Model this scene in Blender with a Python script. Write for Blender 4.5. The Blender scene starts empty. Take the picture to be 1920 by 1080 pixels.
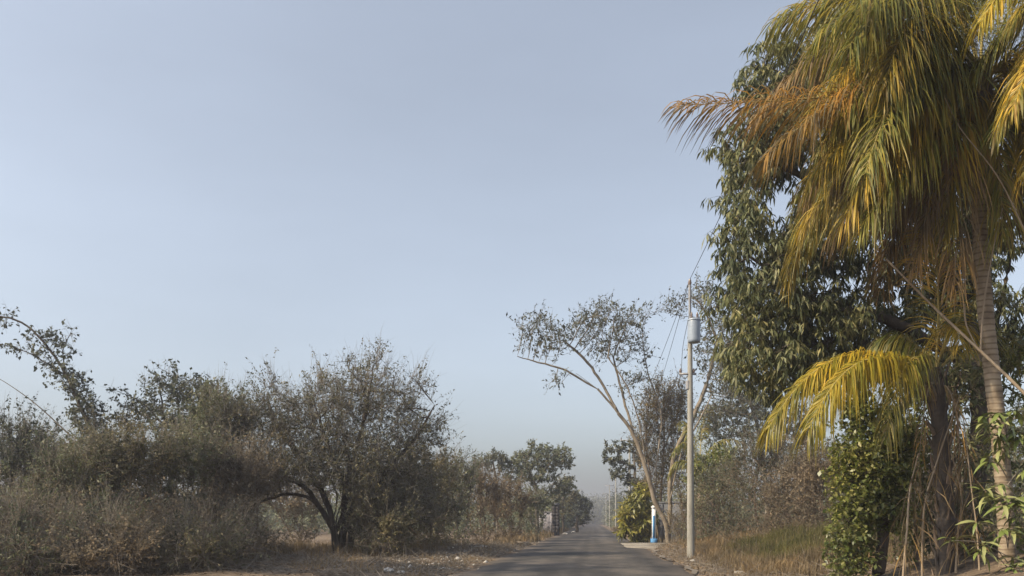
import bpy, math
import numpy as np
from mathutils import Vector

R = np.random.default_rng(7)
SC = bpy.context.scene
COL = SC.collection

# ------------------------------------------------------------------ camera
F, HX, HY, CAMZ = 1500.0, 960.0, 978.0, 1.3      # focal length in photo pixels, principal column, horizon row, eye height
cam_d = bpy.data.cameras.new('camera')
cam_d.sensor_width = 36.0
cam_d.lens = 36.0 * F / 1920.0
cam_d.shift_y = (HY - 540.0) / 1920.0
cam_d.clip_start = 0.1
cam_d.clip_end = 6000.0
cam = bpy.data.objects.new('camera', cam_d)
cam.location = (0, 0, CAMZ)
cam.rotation_euler = (math.radians(90), 0, 0)
COL.objects.link(cam)
SC.camera = cam

# ------------------------------------------------------------------ sky, sun, exposure
SUN_EL = math.radians(38)
SUN_DIR = np.array([-0.93, -0.37])                # horizontal direction towards the sun
SUN_DIR = SUN_DIR / np.linalg.norm(SUN_DIR)
world = bpy.data.worlds.new('World')
SC.world = world
world.use_nodes = True
wn = world.node_tree
for n in list(wn.nodes):
    wn.nodes.remove(n)
sky = wn.nodes.new('ShaderNodeTexSky')
sky.sky_type = 'NISHITA'
sky.sun_disc = False
sky.sun_elevation = SUN_EL
sky.sun_rotation = math.atan2(SUN_DIR[0], SUN_DIR[1])
sky.air_density = 1.2
sky.dust_density = 3.7
sky.ozone_density = 6.0
bg = wn.nodes.new('ShaderNodeBackground')
bg.inputs['Strength'].default_value = 0.125
wo = wn.nodes.new('ShaderNodeOutputWorld')
hsv = wn.nodes.new('ShaderNodeHueSaturation')      # thin dusty air: an evenly paler sky
hsv.inputs['Saturation'].default_value = 0.47
hsv.inputs['Hue'].default_value = 0.495
hsv.inputs['Value'].default_value = 1.0
wn.links.new(sky.outputs[0], hsv.inputs['Color'])
hzn = wn.nodes.new('ShaderNodeTexNoise')           # faint uneven dust veil all round the sky
hzn.inputs['Scale'].default_value = 2.2
hzn.inputs['Detail'].default_value = 4
hzm = wn.nodes.new('ShaderNodeMapping')
hzm.inputs['Scale'].default_value = (1, 1, 3.5)
hzt = wn.nodes.new('ShaderNodeTexCoord')
hzr = wn.nodes.new('ShaderNodeMapRange')
hzr.inputs['From Min'].default_value = .3
hzr.inputs['From Max'].default_value = .7
hzr.inputs['To Min'].default_value = .955
hzr.inputs['To Max'].default_value = 1.045
wn.links.new(hzt.outputs['Generated'], hzm.inputs[0])
wn.links.new(hzm.outputs[0], hzn.inputs[0])
wn.links.new(hzn.outputs[0], hzr.inputs[0])
wn.links.new(hzr.outputs[0], hsv.inputs['Value'])
wn.links.new(hsv.outputs[0], bg.inputs[0])
wn.links.new(bg.outputs[0], wo.inputs[0])

sun_d = bpy.data.lights.new('sun', 'SUN')
sun_d.energy = 3.8
sun_d.angle = math.radians(0.6)
sun_d.color = (1.0, 0.83, 0.58)
sun = bpy.data.objects.new('sun', sun_d)
sv = Vector((SUN_DIR[0] * math.cos(SUN_EL), SUN_DIR[1] * math.cos(SUN_EL), math.sin(SUN_EL)))
sun.rotation_euler = sv.to_track_quat('Z', 'Y').to_euler()
sun.location = (-30, -10, 40)
COL.objects.link(sun)

SC.view_settings.view_transform = 'Standard'
SC.view_settings.look = 'None'
SC.view_settings.exposure = 0.75
SC.view_settings.gamma = 1.0
SC.view_settings.use_curve_mapping = False
SC.cycles.max_bounces = 6
SC.cycles.diffuse_bounces = 3
SC.cycles.transmission_bounces = 3
SC.cycles.volume_bounces = 0
SC.cycles.use_denoising = True

# ------------------------------------------------------------------ helpers
def W(x, y, d):
    """point of the place seen at photo pixel (x, y), d metres ahead of the eye"""
    return np.array([(x - HX) / F * d, d, CAMZ + (HY - y) / F * d])

def unit(v):
    v = np.asarray(v, float)
    return v / np.maximum(np.linalg.norm(v, axis=-1, keepdims=True), 1e-9)

class MB:
    def __init__(self):
        self.v, self.p, self.n = [], [], 0
    def add(self, verts, *polys):
        verts = np.asarray(verts, float).reshape(-1, 3)
        self.v.append(verts)
        for q in polys:
            q = np.asarray(q, np.int64)
            if q.size:
                self.p.append(q + self.n)
        self.n += len(verts)
        return self
    def mesh(self, name, off=(0, 0, 0), smooth=False):
        v = np.concatenate(self.v) - np.asarray(off, float)
        m = bpy.data.meshes.new(name)
        m.vertices.add(len(v))
        m.vertices.foreach_set('co', v.astype(np.float32).ravel())
        loops = np.concatenate([q.ravel() for q in self.p]).astype(np.int32)
        tot = np.concatenate([np.full(len(q), q.shape[1]) for q in self.p]).astype(np.int32)
        start = np.concatenate([[0], np.cumsum(tot)[:-1]]).astype(np.int32)
        m.loops.add(len(loops))
        m.loops.foreach_set('vertex_index', loops)
        m.polygons.add(len(tot))
        m.polygons.foreach_set('loop_start', start)
        m.polygons.foreach_set('loop_total', tot)
        if smooth:
            m.polygons.foreach_set('use_smooth', np.ones(len(tot), dtype=bool))
        m.update(calc_edges=True)
        m.validate()
        return m

def obj(name, mb, mat, parent=None, off=(0, 0, 0), smooth=False, kind=None):
    me = mb.mesh(name, off, smooth) if isinstance(mb, MB) else mb
    o = bpy.data.objects.new(name, me)
    COL.objects.link(o)
    if mat is not None and not me.materials:
        me.materials.append(mat)
    if parent is not None:
        o.parent = parent
    if kind:
        o['kind'] = kind
    return o

def tag(o, label, cat, group=None):
    o['label'] = label
    o['category'] = cat
    if group:
        o['group'] = group
    return o

def thing(name, label, cat, loc, group=None):
    o = bpy.data.objects.new(name, None)
    o.empty_display_size = 0.2
    o.location = tuple(loc)
    COL.objects.link(o)
    return tag(o, label, cat, group)

def frames(d):
    d = unit(d)
    a = np.where(np.abs(d[:, 2:3]) > 0.95, np.array([[1.0, 0, 0]]), np.array([[0, 0, 1.0]]))
    u = unit(np.cross(d, a))
    return u, np.cross(d, u)

def seg_tubes(mb, p0, p1, r0, r1, d0, d1, k):
    """one k sided tube per segment"""
    if len(p0) == 0:
        return
    n = len(p0)
    an = np.arange(k) / k * 2 * math.pi
    u0, w0 = frames(d0)
    u1, w1 = frames(d1)
    c, s = np.cos(an)[None, :, None], np.sin(an)[None, :, None]
    A = p0[:, None] + r0[:, None, None] * (u0[:, None] * c + w0[:, None] * s)
    B = p1[:, None] + r1[:, None, None] * (u1[:, None] * c + w1[:, None] * s)
    V = np.concatenate([A, B], axis=1).reshape(-1, 3)
    i = np.arange(k)
    q = np.stack([i, (i + 1) % k, k + (i + 1) % k, k + i], axis=1)
    Q = (q[None] + (np.arange(n) * 2 * k)[:, None, None]).reshape(-1, 4)
    mb.add(V, Q)

def tube(mb, pts, rad, k=8, cap=True):
    pts = np.asarray(pts, float)
    rad = np.broadcast_to(np.asarray(rad, float), (len(pts),))
    t = np.gradient(pts, axis=0)
    u, w = frames(t)
    an = np.arange(k) / k * 2 * math.pi
    V = pts[:, None] + rad[:, None, None] * (u[:, None] * np.cos(an)[None, :, None] + w[:, None] * np.sin(an)[None, :, None])
    i = np.arange(k)
    q = np.stack([i, (i + 1) % k, k + (i + 1) % k, k + i], axis=1)
    Q = (q[None] + (np.arange(len(pts) - 1) * k)[:, None, None]).reshape(-1, 4)
    mb.add(V.reshape(-1, 3), Q)
    if cap:
        mb.add(np.concatenate([V[0], V[-1]]), [list(range(k))[::-1]], [list(range(k, 2 * k))])

def box(mb, c, s, rz=0.0, jitter=0.0):
    c = np.asarray(c, float)
    v = np.array([[x, y, z] for x in (-.5, .5) for y in (-.5, .5) for z in (-.5, .5)]) * np.asarray(s, float)
    if jitter:
        v += R.normal(0, jitter, v.shape)
    ca, sa = math.cos(rz), math.sin(rz)
    v = np.stack([v[:, 0] * ca - v[:, 1] * sa, v[:, 0] * sa + v[:, 1] * ca, v[:, 2]], axis=1) + c
    mb.add(v, [[0, 1, 3, 2], [4, 6, 7, 5], [0, 4, 5, 1], [2, 3, 7, 6], [0, 2, 6, 4], [1, 5, 7, 3]])

def catmull(pts, step):
    pts = np.asarray(pts, float)
    P = np.concatenate([[2 * pts[0] - pts[1]], pts, [2 * pts[-1] - pts[-2]]])
    out = []
    for i in range(len(pts) - 1):
        a, b, c, d = P[i:i + 4]
        n = max(1, int(round(np.linalg.norm(c - b) / step)))
        for k in range(n):
            t = k / n
            out.append(0.5 * (2 * b + (c - a) * t + (2 * a - 5 * b + 4 * c - d) * t * t + (3 * b - a - 3 * c + d) * t ** 3))
    out.append(pts[-1])
    return np.array(out)

# ------------------------------------------------------------------ materials
def nodes(name):
    m = bpy.data.materials.new(name)
    m.use_nodes = True
    t = m.node_tree
    for n in list(t.nodes):
        t.nodes.remove(n)
    out = t.nodes.new('ShaderNodeOutputMaterial')
    return m, t, out

def ramp(t, cols, pos=None):
    r = t.nodes.new('ShaderNodeValToRGB')
    e = r.color_ramp.elements
    n = len(cols)
    pos = pos or [i / (n - 1) for i in range(n)]
    while len(e) < n:
        e.new(0.5)
    for i in range(n):
        e[i].position = pos[i]
        e[i].color = (*cols[i], 1)
    return r

def leaf_mat(name, cols, trans=0.3, rough=0.45, pos=None, spec=0.35, clump=.9):
    m, t, out = nodes(name)
    g = t.nodes.new('ShaderNodeNewGeometry')
    r = ramp(t, cols, pos)
    t.links.new(g.outputs['Random Per Island'], r.inputs[0])
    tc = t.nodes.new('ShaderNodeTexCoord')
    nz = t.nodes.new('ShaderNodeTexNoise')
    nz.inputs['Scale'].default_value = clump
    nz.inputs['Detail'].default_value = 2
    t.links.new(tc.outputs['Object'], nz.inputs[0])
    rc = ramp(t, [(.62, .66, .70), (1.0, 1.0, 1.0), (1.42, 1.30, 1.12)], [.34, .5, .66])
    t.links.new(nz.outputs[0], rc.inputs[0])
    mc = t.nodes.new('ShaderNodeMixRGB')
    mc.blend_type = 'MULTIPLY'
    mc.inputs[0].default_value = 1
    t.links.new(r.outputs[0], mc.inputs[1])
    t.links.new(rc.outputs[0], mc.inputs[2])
    r = mc
    b = t.nodes.new('ShaderNodeBsdfPrincipled')
    b.inputs['Roughness'].default_value = rough
    b.inputs['Specular IOR Level'].default_value = spec
    t.links.new(r.outputs[0], b.inputs['Base Color'])
    tr = t.nodes.new('ShaderNodeBsdfTranslucent')
    t.links.new(r.outputs[0], tr.inputs['Color'])
    mx = t.nodes.new('ShaderNodeMixShader')
    mx.inputs[0].default_value = trans
    t.links.new(b.outputs[0], mx.inputs[1])
    t.links.new(tr.outputs[0], mx.inputs[2])
    t.links.new(mx.outputs[0], out.inputs[0])
    return m

def rough_mat(name, cols, scale=4.0, stretch=(1, 1, 1), bump=0.3, rough=0.85, detail=8, pos=None, bump_dist=0.02, spec=0.2, coord='Object'):
    m, t, out = nodes(name)
    tc = t.nodes.new('ShaderNodeTexCoord')
    mp = t.nodes.new('ShaderNodeMapping')
    mp.inputs['Scale'].default_value = stretch
    nz = t.nodes.new('ShaderNodeTexNoise')
    nz.inputs['Scale'].default_value = scale
    nz.inputs['Detail'].default_value = detail
    nz.inputs['Roughness'].default_value = 0.65
    r = ramp(t, cols, pos or [0.3 + 0.4 * i / (len(cols) - 1) for i in range(len(cols))])
    b = t.nodes.new('ShaderNodeBsdfPrincipled')
    b.inputs['Roughness'].default_value = rough
    b.inputs['Specular IOR Level'].default_value = spec
    bp = t.nodes.new('ShaderNodeBump')
    bp.inputs['Strength'].default_value = bump
    bp.inputs['Distance'].default_value = bump_dist
    t.links.new(tc.outputs[coord], mp.inputs[0])
    t.links.new(mp.outputs[0], nz.inputs[0])
    t.links.new(nz.outputs[0], r.inputs[0])
    t.links.new(r.outputs[0], b.inputs['Base Color'])
    t.links.new(nz.outputs[0], bp.inputs['Height'])
    t.links.new(bp.outputs[0], b.inputs['Normal'])
    t.links.new(b.outputs[0], out.inputs[0])
    return m

M = {}
M['mango'] = leaf_mat('mango_leaf', [(.052, .066, .034), (.095, .112, .052), (.155, .165, .08), (.25, .24, .125)], .32, .5, spec=.28)
M['olive'] = leaf_mat('olive_leaf', [(.072, .090, .050), (.115, .134, .075), (.155, .17, .098), (.18, .165, .11)], .35, .6)
M['olive_dark'] = leaf_mat('dark_olive_leaf', [(.072, .078, .046), (.12, .122, .07), (.16, .15, .088), (.185, .155, .10)], .33, .6)
M['greygreen'] = leaf_mat('grey_green_leaf', [(.060, .070, .048), (.09, .10, .066), (.12, .125, .085)], .3, .6)
M['vine'] = leaf_mat('vine_leaf', [(.05, .062, .046), (.085, .098, .07), (.12, .128, .088)], .3, .6)
M['brushy'] = leaf_mat('brush_leaf', [(.09, .09, .045), (.14, .125, .065), (.18, .15, .085), (.20, .155, .10)], .25, .7, spec=.15)
M['bright'] = leaf_mat('bright_leaf', [(.06, .085, .02), (.11, .135, .03), (.18, .19, .05), (.26, .25, .10)], .3, .4, spec=.5)
M['yellowgreen'] = leaf_mat('yellow_green_leaf', [(.14, .15, .03), (.22, .21, .045), (.30, .26, .065)], .3, .45)
M['dryleaf'] = leaf_mat('dry_leaf', [(.11, .094, .068), (.165, .14, .10), (.21, .178, .13), (.14, .11, .08)], .25, .8, spec=.1)
M['redleaf'] = leaf_mat('reddish_dry_leaf', [(.11, .09, .064), (.16, .128, .09), (.20, .16, .115), (.13, .12, .075)], .25, .8, spec=.1)
M['frond_green'] = leaf_mat('frond_green', [(.08, .095, .022), (.135, .145, .028), (.20, .19, .034), (.30, .235, .04), (.16, .125, .055)], .35, .45)
M['frond_gold'] = leaf_mat('frond_gold', [(.11, .105, .02), (.19, .16, .026), (.33, .24, .03), (.44, .29, .036), (.18, .13, .05)], .35, .45)
M['frond_orange'] = leaf_mat('frond_orange', [(.15, .09, .028), (.25, .135, .028), (.30, .17, .03), (.17, .13, .06), (.14, .11, .07)], .35, .5)
M['frond_yellow'] = leaf_mat('frond_yellow', [(.14, .14, .02), (.24, .205, .025), (.34, .265, .032), (.40, .28, .035)], .4, .42)
M['frond_dead'] = leaf_mat('frond_dead', [(.11, .075, .04), (.17, .12, .065), (.22, .16, .09), (.26, .16, .05)], .25, .75, spec=.1)
M['rachis'] = rough_mat('frond_stalk', [(.22, .17, .06), (.32, .26, .10)], 5, bump=.1)
M['rachis_dead'] = rough_mat('dry_frond_stalk', [(.20, .15, .10), (.32, .26, .19)], 6, (1, 1, .3), bump=.3)
M['bark'] = rough_mat('grey_bark', [(.10, .085, .065), (.17, .145, .115), (.23, .20, .165)], 7, (1, 1, .35), bump=.6)
M['bark_dark'] = rough_mat('dark_bark', [(.035, .030, .026), (.07, .058, .048), (.11, .09, .075)], 6, (1, 1, .35), bump=.7)
M['bark_brown'] = rough_mat('brown_bark', [(.09, .065, .045), (.15, .11, .08), (.20, .155, .115)], 6, (1, 1, .35), bump=.6)
M['bark_tan'] = rough_mat('tan_bark', [(.11, .088, .064), (.18, .148, .11), (.24, .205, .16)], 5, (1, 1, .3), bump=.6)
M['twig_dry'] = rough_mat('dry_twig', [(.16, .138, .112), (.25, .22, .185)], 3, bump=.2)
M['twig_red'] = rough_mat('reddish_twig', [(.13, .10, .07), (.20, .155, .11)], 3, bump=.2)
M['twig_grey'] = rough_mat('grey_twig', [(.16, .148, .135), (.25, .232, .215)], 3, bump=.2)
M['concrete_pole'] = rough_mat('pole_concrete', [(.13, .125, .11), (.235, .225, .20), (.275, .265, .235), (.34, .33, .295)], 2.2, (2.5, 2.5, .35), bump=.2, detail=10)
M['metal'] = rough_mat('painted_metal', [(.19, .23, .28), (.25, .29, .35)], 8, bump=.02, rough=.4, spec=.5)
M['steel'] = rough_mat('galvanised_steel', [(.17, .17, .18), (.26, .26, .27)], 9, bump=.05, rough=.5, spec=.5)
M['ceramic'] = rough_mat('brown_ceramic', [(.10, .07, .06), (.14, .10, .08)], 5, bump=.0, rough=.25, spec=.5)
M['wire'] = rough_mat('wire', [(.05, .05, .055), (.08, .08, .085)], 5, bump=0, rough=.6)
M['wall_grey'] = rough_mat('grey_render', [(.06, .064, .074), (.09, .095, .106), (.12, .125, .137)], 1.3, bump=.2, bump_dist=.01)
M['wall_block'] = rough_mat('block_wall', [(.15, .145, .16), (.22, .21, .23)], 2, bump=.2, bump_dist=.01)
M['mortar'] = rough_mat('mortar', [(.14, .13, .12), (.20, .19, .18)], 5, bump=.3)
M['stone_dark'] = rough_mat('dark_stone', [(.030, .028, .030), (.050, .046, .048), (.07, .064, .066)], 3, bump=.4)
M['white_paint'] = rough_mat('white_paint', [(.62, .63, .64), (.76, .77, .78)], 4, bump=.05, rough=.6)
M['blue_paint'] = rough_mat('blue_paint', [(.06, .18, .36), (.09, .25, .46)], 4, bump=.05, rough=.6)
M['rock'] = rough_mat('limestone', [(.24, .22, .20), (.38, .36, .33), (.46, .44, .41)], 6, bump=.5)
M['plastic'] = rough_mat('white_plastic', [(.60, .60, .58), (.74, .74, .72)], 4, bump=.1, rough=.5)
M['concrete'] = rough_mat('driveway_concrete', [(.12, .108, .092), (.175, .158, .136), (.22, .20, .175)], 1.6, bump=.2)
M['gravel'] = rough_mat('gravel_edge', [(.11, .093, .074), (.16, .138, .112), (.23, .20, .17)], 9, bump=.6)
M['drygrass'] = leaf_mat('dry_grass', [(.13, .10, .058), (.19, .147, .087), (.25, .195, .12), (.16, .115, .075)], .3, .8, spec=.1)
M['greengrass'] = leaf_mat('green_grass', [(.075, .078, .028), (.11, .11, .04), (.15, .135, .055)], .3, .7, spec=.15)
M['litter'] = leaf_mat('leaf_litter', [(.10, .075, .052), (.165, .127, .09), (.24, .19, .14), (.15, .10, .072)], .1, .9, spec=.1)

def palm_bark():
    m, t, out = nodes('palm_bark')
    tc = t.nodes.new('ShaderNodeTexCoord')
    wv = t.nodes.new('ShaderNodeTexWave')
    wv.bands_direction = 'Z'
    wv.inputs['Scale'].default_value = 3.2
    wv.inputs['Distortion'].default_value = 2.0
    wv.inputs['Detail'].default_value = 3
    nz = t.nodes.new('ShaderNodeTexNoise')
    nz.inputs['Scale'].default_value = 5
    nz.inputs['Detail'].default_value = 6
    r1 = ramp(t, [(.14, .105, .07), (.235, .185, .13), (.29, .24, .175)], [.3, .5, .7])
    mx = t.nodes.new('ShaderNodeMixRGB')
    mx.blend_type = 'MULTIPLY'
    r2 = ramp(t, [(.5, .45, .4), (1, 1, 1)], [.05, .3])
    b = t.nodes.new('ShaderNodeBsdfPrincipled')
    b.inputs['Roughness'].default_value = .85
    bp = t.nodes.new('ShaderNodeBump')
    bp.inputs['Strength'].default_value = .5
    bp.inputs['Distance'].default_value = .02
    t.links.new(tc.outputs['Object'], wv.inputs[0])
    t.links.new(tc.outputs['Object'], nz.inputs[0])
    t.links.new(nz.outputs[0], r1.inputs[0])
    t.links.new(wv.outputs[0], r2.inputs[0])
    mx.inputs[0].default_value = .8
    t.links.new(r1.outputs[0], mx.inputs[1])
    t.links.new(r2.outputs[0], mx.inputs[2])
    t.links.new(mx.outputs[0], b.inputs['Base Color'])
    t.links.new(nz.outputs[0], bp.inputs['Height'])
    t.links.new(bp.outputs[0], b.inputs['Normal'])
    t.links.new(b.outputs[0], out.inputs[0])
    return m
M['palm_bark'] = palm_bark()

def road_mat():
    m, t, out = nodes('asphalt')
    tc = t.nodes.new('ShaderNodeTexCoord')
    sx = t.nodes.new('ShaderNodeSeparateXYZ')
    t.links.new(tc.outputs['Object'], sx.inputs[0])
    big = t.nodes.new('ShaderNodeTexNoise')
    big.inputs['Scale'].default_value = .35
    big.inputs['Detail'].default_value = 9
    big.inputs['Roughness'].default_value = .68
    mp = t.nodes.new('ShaderNodeMapping')
    mp.inputs['Scale'].default_value = (1.3, .8, 1)
    t.links.new(tc.outputs['Object'], mp.inputs[0])
    t.links.new(mp.outputs[0], big.inputs[0])
    fine = t.nodes.new('ShaderNodeTexNoise')
    fine.inputs['Scale'].default_value = 28
    fine.inputs['Detail'].default_value = 6
    t.links.new(tc.outputs['Object'], fine.inputs[0])
    r = ramp(t, [(.032, .031, .031), (.060, .056, .053), (.105, .093, .083)], [.38, .5, .62])
    t.links.new(big.outputs[0], r.inputs[0])
    rf = ramp(t, [(.72, .72, .72), (1.2, 1.18, 1.15)], [.35, .65])
    t.links.new(fine.outputs[0], rf.inputs[0])
    mx = t.nodes.new('ShaderNodeMixRGB')
    mx.blend_type = 'MULTIPLY'
    mx.inputs[0].default_value = 1
    t.links.new(r.outputs[0], mx.inputs[1])
    t.links.new(rf.outputs[0], mx.inputs[2])
    # dark tar seam along the crown, wandering
    wob = t.nodes.new('ShaderNodeTexNoise')
    wob.inputs['Scale'].default_value = .4
    t.links.new(tc.outputs['Object'], wob.inputs[0])
    ma = t.nodes.new('ShaderNodeMath'); ma.operation = 'MULTIPLY_ADD'
    ma.inputs[1].default_value = .5; ma.inputs[2].default_value = -.25
    t.links.new(wob.outputs[0], ma.inputs[0])
    ad = t.nodes.new('ShaderNodeMath'); ad.operation = 'ADD'
    t.links.new(sx.outputs[0], ad.inputs[0]); t.links.new(ma.outputs[0], ad.inputs[1])
    ab = t.nodes.new('ShaderNodeMath'); ab.operation = 'ABSOLUTE'
    t.links.new(ad.outputs[0], ab.inputs[0])
    rs = ramp(t, [(.62, .63, .66), (1, 1, 1)], [.10, .28])
    t.links.new(ab.outputs[0], rs.inputs[0])
    mx2 = t.nodes.new('ShaderNodeMixRGB')
    mx2.blend_type = 'MULTIPLY'
    mx2.inputs[0].default_value = .8
    t.links.new(mx.outputs[0], mx2.inputs[1]); t.links.new(rs.outputs[0], mx2.inputs[2])
    # worn wheel tracks
    def mth(op, a, v):
        q = t.nodes.new('ShaderNodeMath'); q.operation = op
        t.links.new(a, q.inputs[0])
        if v is not None: q.inputs[1].default_value = v
        return q.outputs[0]
    tk_ = mth('ABSOLUTE', mth('SUBTRACT', mth('ABSOLUTE', mth('SUBTRACT', ab.outputs[0], 1.4), None), .72), None)
    rt_ = ramp(t, [(.80, .80, .81), (1.10, 1.08, 1.05)], [.05, .5])
    t.links.new(tk_, rt_.inputs[0])
    mxt = t.nodes.new('ShaderNodeMixRGB'); mxt.blend_type = 'MULTIPLY'; mxt.inputs[0].default_value = 1
    t.links.new(mx2.outputs[0], mxt.inputs[1]); t.links.new(rt_.outputs[0], mxt.inputs[2])
    mx2 = mxt
    # dust towards the edges
    ab2 = t.nodes.new('ShaderNodeMath'); ab2.operation = 'ABSOLUTE'
    t.links.new(sx.outputs[0], ab2.inputs[0])
    ad2 = t.nodes.new('ShaderNodeMath'); ad2.operation = 'MULTIPLY_ADD'
    ad2.inputs[1].default_value = 1.4
    t.links.new(big.outputs[0], ad2.inputs[0]); t.links.new(ab2.outputs[0], ad2.inputs[2])
    rd = t.nodes.new('ShaderNodeMapRange')
    rd.inputs['From Min'].default_value = 2.9; rd.inputs['From Max'].default_value = 3.7
    rd.inputs['To Max'].default_value = .75
    t.links.new(ad2.outputs[0], rd.inputs[0])
    mx3 = t.nodes.new('ShaderNodeMixRGB')
    mx3.inputs[2].default_value = (.105, .085, .068, 1)
    t.links.new(rd.outputs[0], mx3.inputs[0]); t.links.new(mx2.outputs[0], mx3.inputs[1])
    b = t.nodes.new('ShaderNodeBsdfPrincipled')
    b.inputs['Roughness'].default_value = .85
    b.inputs['Specular IOR Level'].default_value = .25
    bp = t.nodes.new('ShaderNodeBump'); bp.inputs['Strength'].default_value = .4; bp.inputs['Distance'].default_value = .01
    t.links.new(fine.outputs[0], bp.inputs['Height'])
    t.links.new(bp.outputs[0], b.inputs['Normal'])
    t.links.new(mx3.outputs[0], b.inputs['Base Color'])
    t.links.new(b.outputs[0], out.inputs[0])
    return m

def ground_mat():
    m, t, out = nodes('dry_earth')
    tc = t.nodes.new('ShaderNodeTexCoord')
    a = t.nodes.new('ShaderNodeTexNoise'); a.inputs['Scale'].default_value = .45; a.inputs['Detail'].default_value = 8
    b_ = t.nodes.new('ShaderNodeTexNoise'); b_.inputs['Scale'].default_value = 7; b_.inputs['Detail'].default_value = 8
    t.links.new(tc.outputs['Object'], a.inputs[0]); t.links.new(tc.outputs['Object'], b_.inputs[0])
    r = ramp(t, [(.085, .068, .052), (.13, .102, .077), (.175, .137, .103), (.14, .118, .08)], [.3, .45, .6, .72])
    rf = ramp(t, [(.6, .58, .56), (1.3, 1.27, 1.22)], [.35, .68])
    t.links.new(a.outputs[0], r.inputs[0]); t.links.new(b_.outputs[0], rf.inputs[0])
    mx = t.nodes.new('ShaderNodeMixRGB'); mx.blend_type = 'MULTIPLY'; mx.inputs[0].default_value = 1
    t.links.new(r.outputs[0], mx.inputs[1]); t.links.new(rf.outputs[0], mx.inputs[2])
    b = t.nodes.new('ShaderNodeBsdfPrincipled'); b.inputs['Roughness'].default_value = .95
    b.inputs['Specular IOR Level'].default_value = .1
    bp = t.nodes.new('ShaderNodeBump'); bp.inputs['Strength'].default_value = .8; bp.inputs['Distance'].default_value = .05
    t.links.new(b_.outputs[0], bp.inputs['Height']); t.links.new(bp.outputs[0], b.inputs['Normal'])
    t.links.new(mx.outputs[0], b.inputs['Base Color']); t.links.new(b.outputs[0], out.inputs[0])
    return m

# ------------------------------------------------------------------ ground and road (u across, v along the road)
RD_ANG = -math.atan(0.102)
RD_X0 = -0.42
ca, sa = math.cos(RD_ANG), math.sin(RD_ANG)
def RP(u, v, z=0.0):
    return np.array([RD_X0 + u * ca - v * sa, u * sa + v * ca, z])
def UV(p):
    x, y = p[..., 0] - RD_X0, p[..., 1]
    return x * ca + y * sa, -x * sa + y * ca

def bumps(u, v):
    z = (np.sin(u * 1.9 + 1.1 * np.sin(v * .8)) * np.cos(v * 1.3 + .7 * np.sin(u * .9)) * .05
         + np.sin(u * .55 + v * .31) * .06 + np.sin(u * .13 - v * .17 + 1) * .10)
    w = np.clip((np.abs(u) - 2.6) / 1.6, 0, 1)
    k = np.clip((u - 4.3) / 4.5, 0, 1)
    return z * w - .03 + .10 * np.clip((np.abs(u) - 3.2) / 3, 0, 1) + .75 * k * k * (3 - 2 * k)

def gz(p):
    """height of the ground below a world point"""
    u, v = UV(np.asarray(p, float))
    return bumps(u, v)

def axis(parts):
    return np.unique(np.concatenate([np.arange(a, b, s) for a, b, s in parts]))
us = axis([(-900, -60, 60), (-60, -16, 2), (-16, 16, .4), (16, 60, 2), (60, 901, 60)])
vs = axis([(-300, 0, 50), (0, 12, 2), (12, 70, .45), (70, 150, 2), (150, 1200, 50)])
U, V_ = np.meshgrid(us, vs)
Z = bumps(U, V_)
gv = np.stack([U, V_, Z], -1).reshape(-1, 3)
nu, nv = len(us), len(vs)
ii = (np.arange(nv - 1)[:, None] * nu + np.arange(nu - 1)[None]).ravel()
gm = MB().add(gv, np.stack([ii, ii + 1, ii + nu + 1, ii + nu], 1))
ground = obj('ground', gm, ground_mat(), smooth=True, kind='structure')
road_vs = axis([(-120, 10, 4), (10, 110, .5), (110, 901, 6)])
el = -2.88 + .14 * np.sin(road_vs * .6) + .09 * np.sin(road_vs * 2.1 + 1) + R.normal(0, .09, len(road_vs))
er = 2.86 + .08 * np.sin(road_vs * .5 + 2) + .05 * np.sin(road_vs * 2.7) + R.normal(0, .07, len(road_vs))
rows = []
for f_, h_ in ((0, -.025), (.012, .012), (.25, .045), (.5, .06), (.75, .045), (.988, .012), (1, -.025)):
    rows.append(np.stack([el + (er - el) * f_, road_vs, np.full(len(road_vs), h_)], 1))
rv = np.stack(rows, 1).reshape(-1, 3)
ii = (np.arange(len(road_vs) - 1)[:, None] * 7 + np.arange(6)[None]).ravel()
road = obj('road', MB().add(rv, np.stack([ii, ii + 1, ii + 8, ii + 7], 1)), road_mat(), smooth=True, kind='structure')
for o in (ground, road):
    o.location = (RD_X0, 0, 0)
    o.rotation_euler = (0, 0, RD_ANG)

# pale gravel band along the right road edge, and the concrete driveway
gvs = np.arange(14, 60, .35)
gw = .13 + .08 * np.sin(gvs * .9) + R.normal(0, .03, len(gvs))
lo, hi = [], []
for v, w_ in zip(gvs, gw):
    e = 2.93 + .08 * math.sin(v * .5 + 2) + .05 * math.sin(v * 2.7)
    a, b = RP(e, v), RP(e + max(.05, w_), v)
    a[2] = .012; b[2] = gz(b) + .03
    lo.append(a); hi.append(b)
n = len(lo)
i = np.arange(n - 1)
edge = obj('gravel_edge', MB().add(np.array(lo + hi), np.stack([i, i + 1, n + i + 1, n + i], 1)), M['gravel'], kind='structure')
pad = MB()
for k, (v0, v1) in enumerate(((38.6, 42.2), (42.35, 47.0))):
    pts = [RP(2.05, v0 + .8), RP(3.2, v0), RP(6.6, v0 + .1), RP(6.6, v1), RP(3.2, v1), RP(1.95, v1 - .9)]
    top = np.array(pts); top[:, 2] = .085
    bot = top.copy(); bot[:, 2] = -.2
    m_ = len(pts)
    j = np.arange(m_)
    pad.add(np.concatenate([top, bot]), [list(range(m_))], np.stack([j, j + m_, (j + 1) % m_ + m_, (j + 1) % m_], 1))
obj('driveway', pad, M['concrete'], kind='structure')

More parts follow.
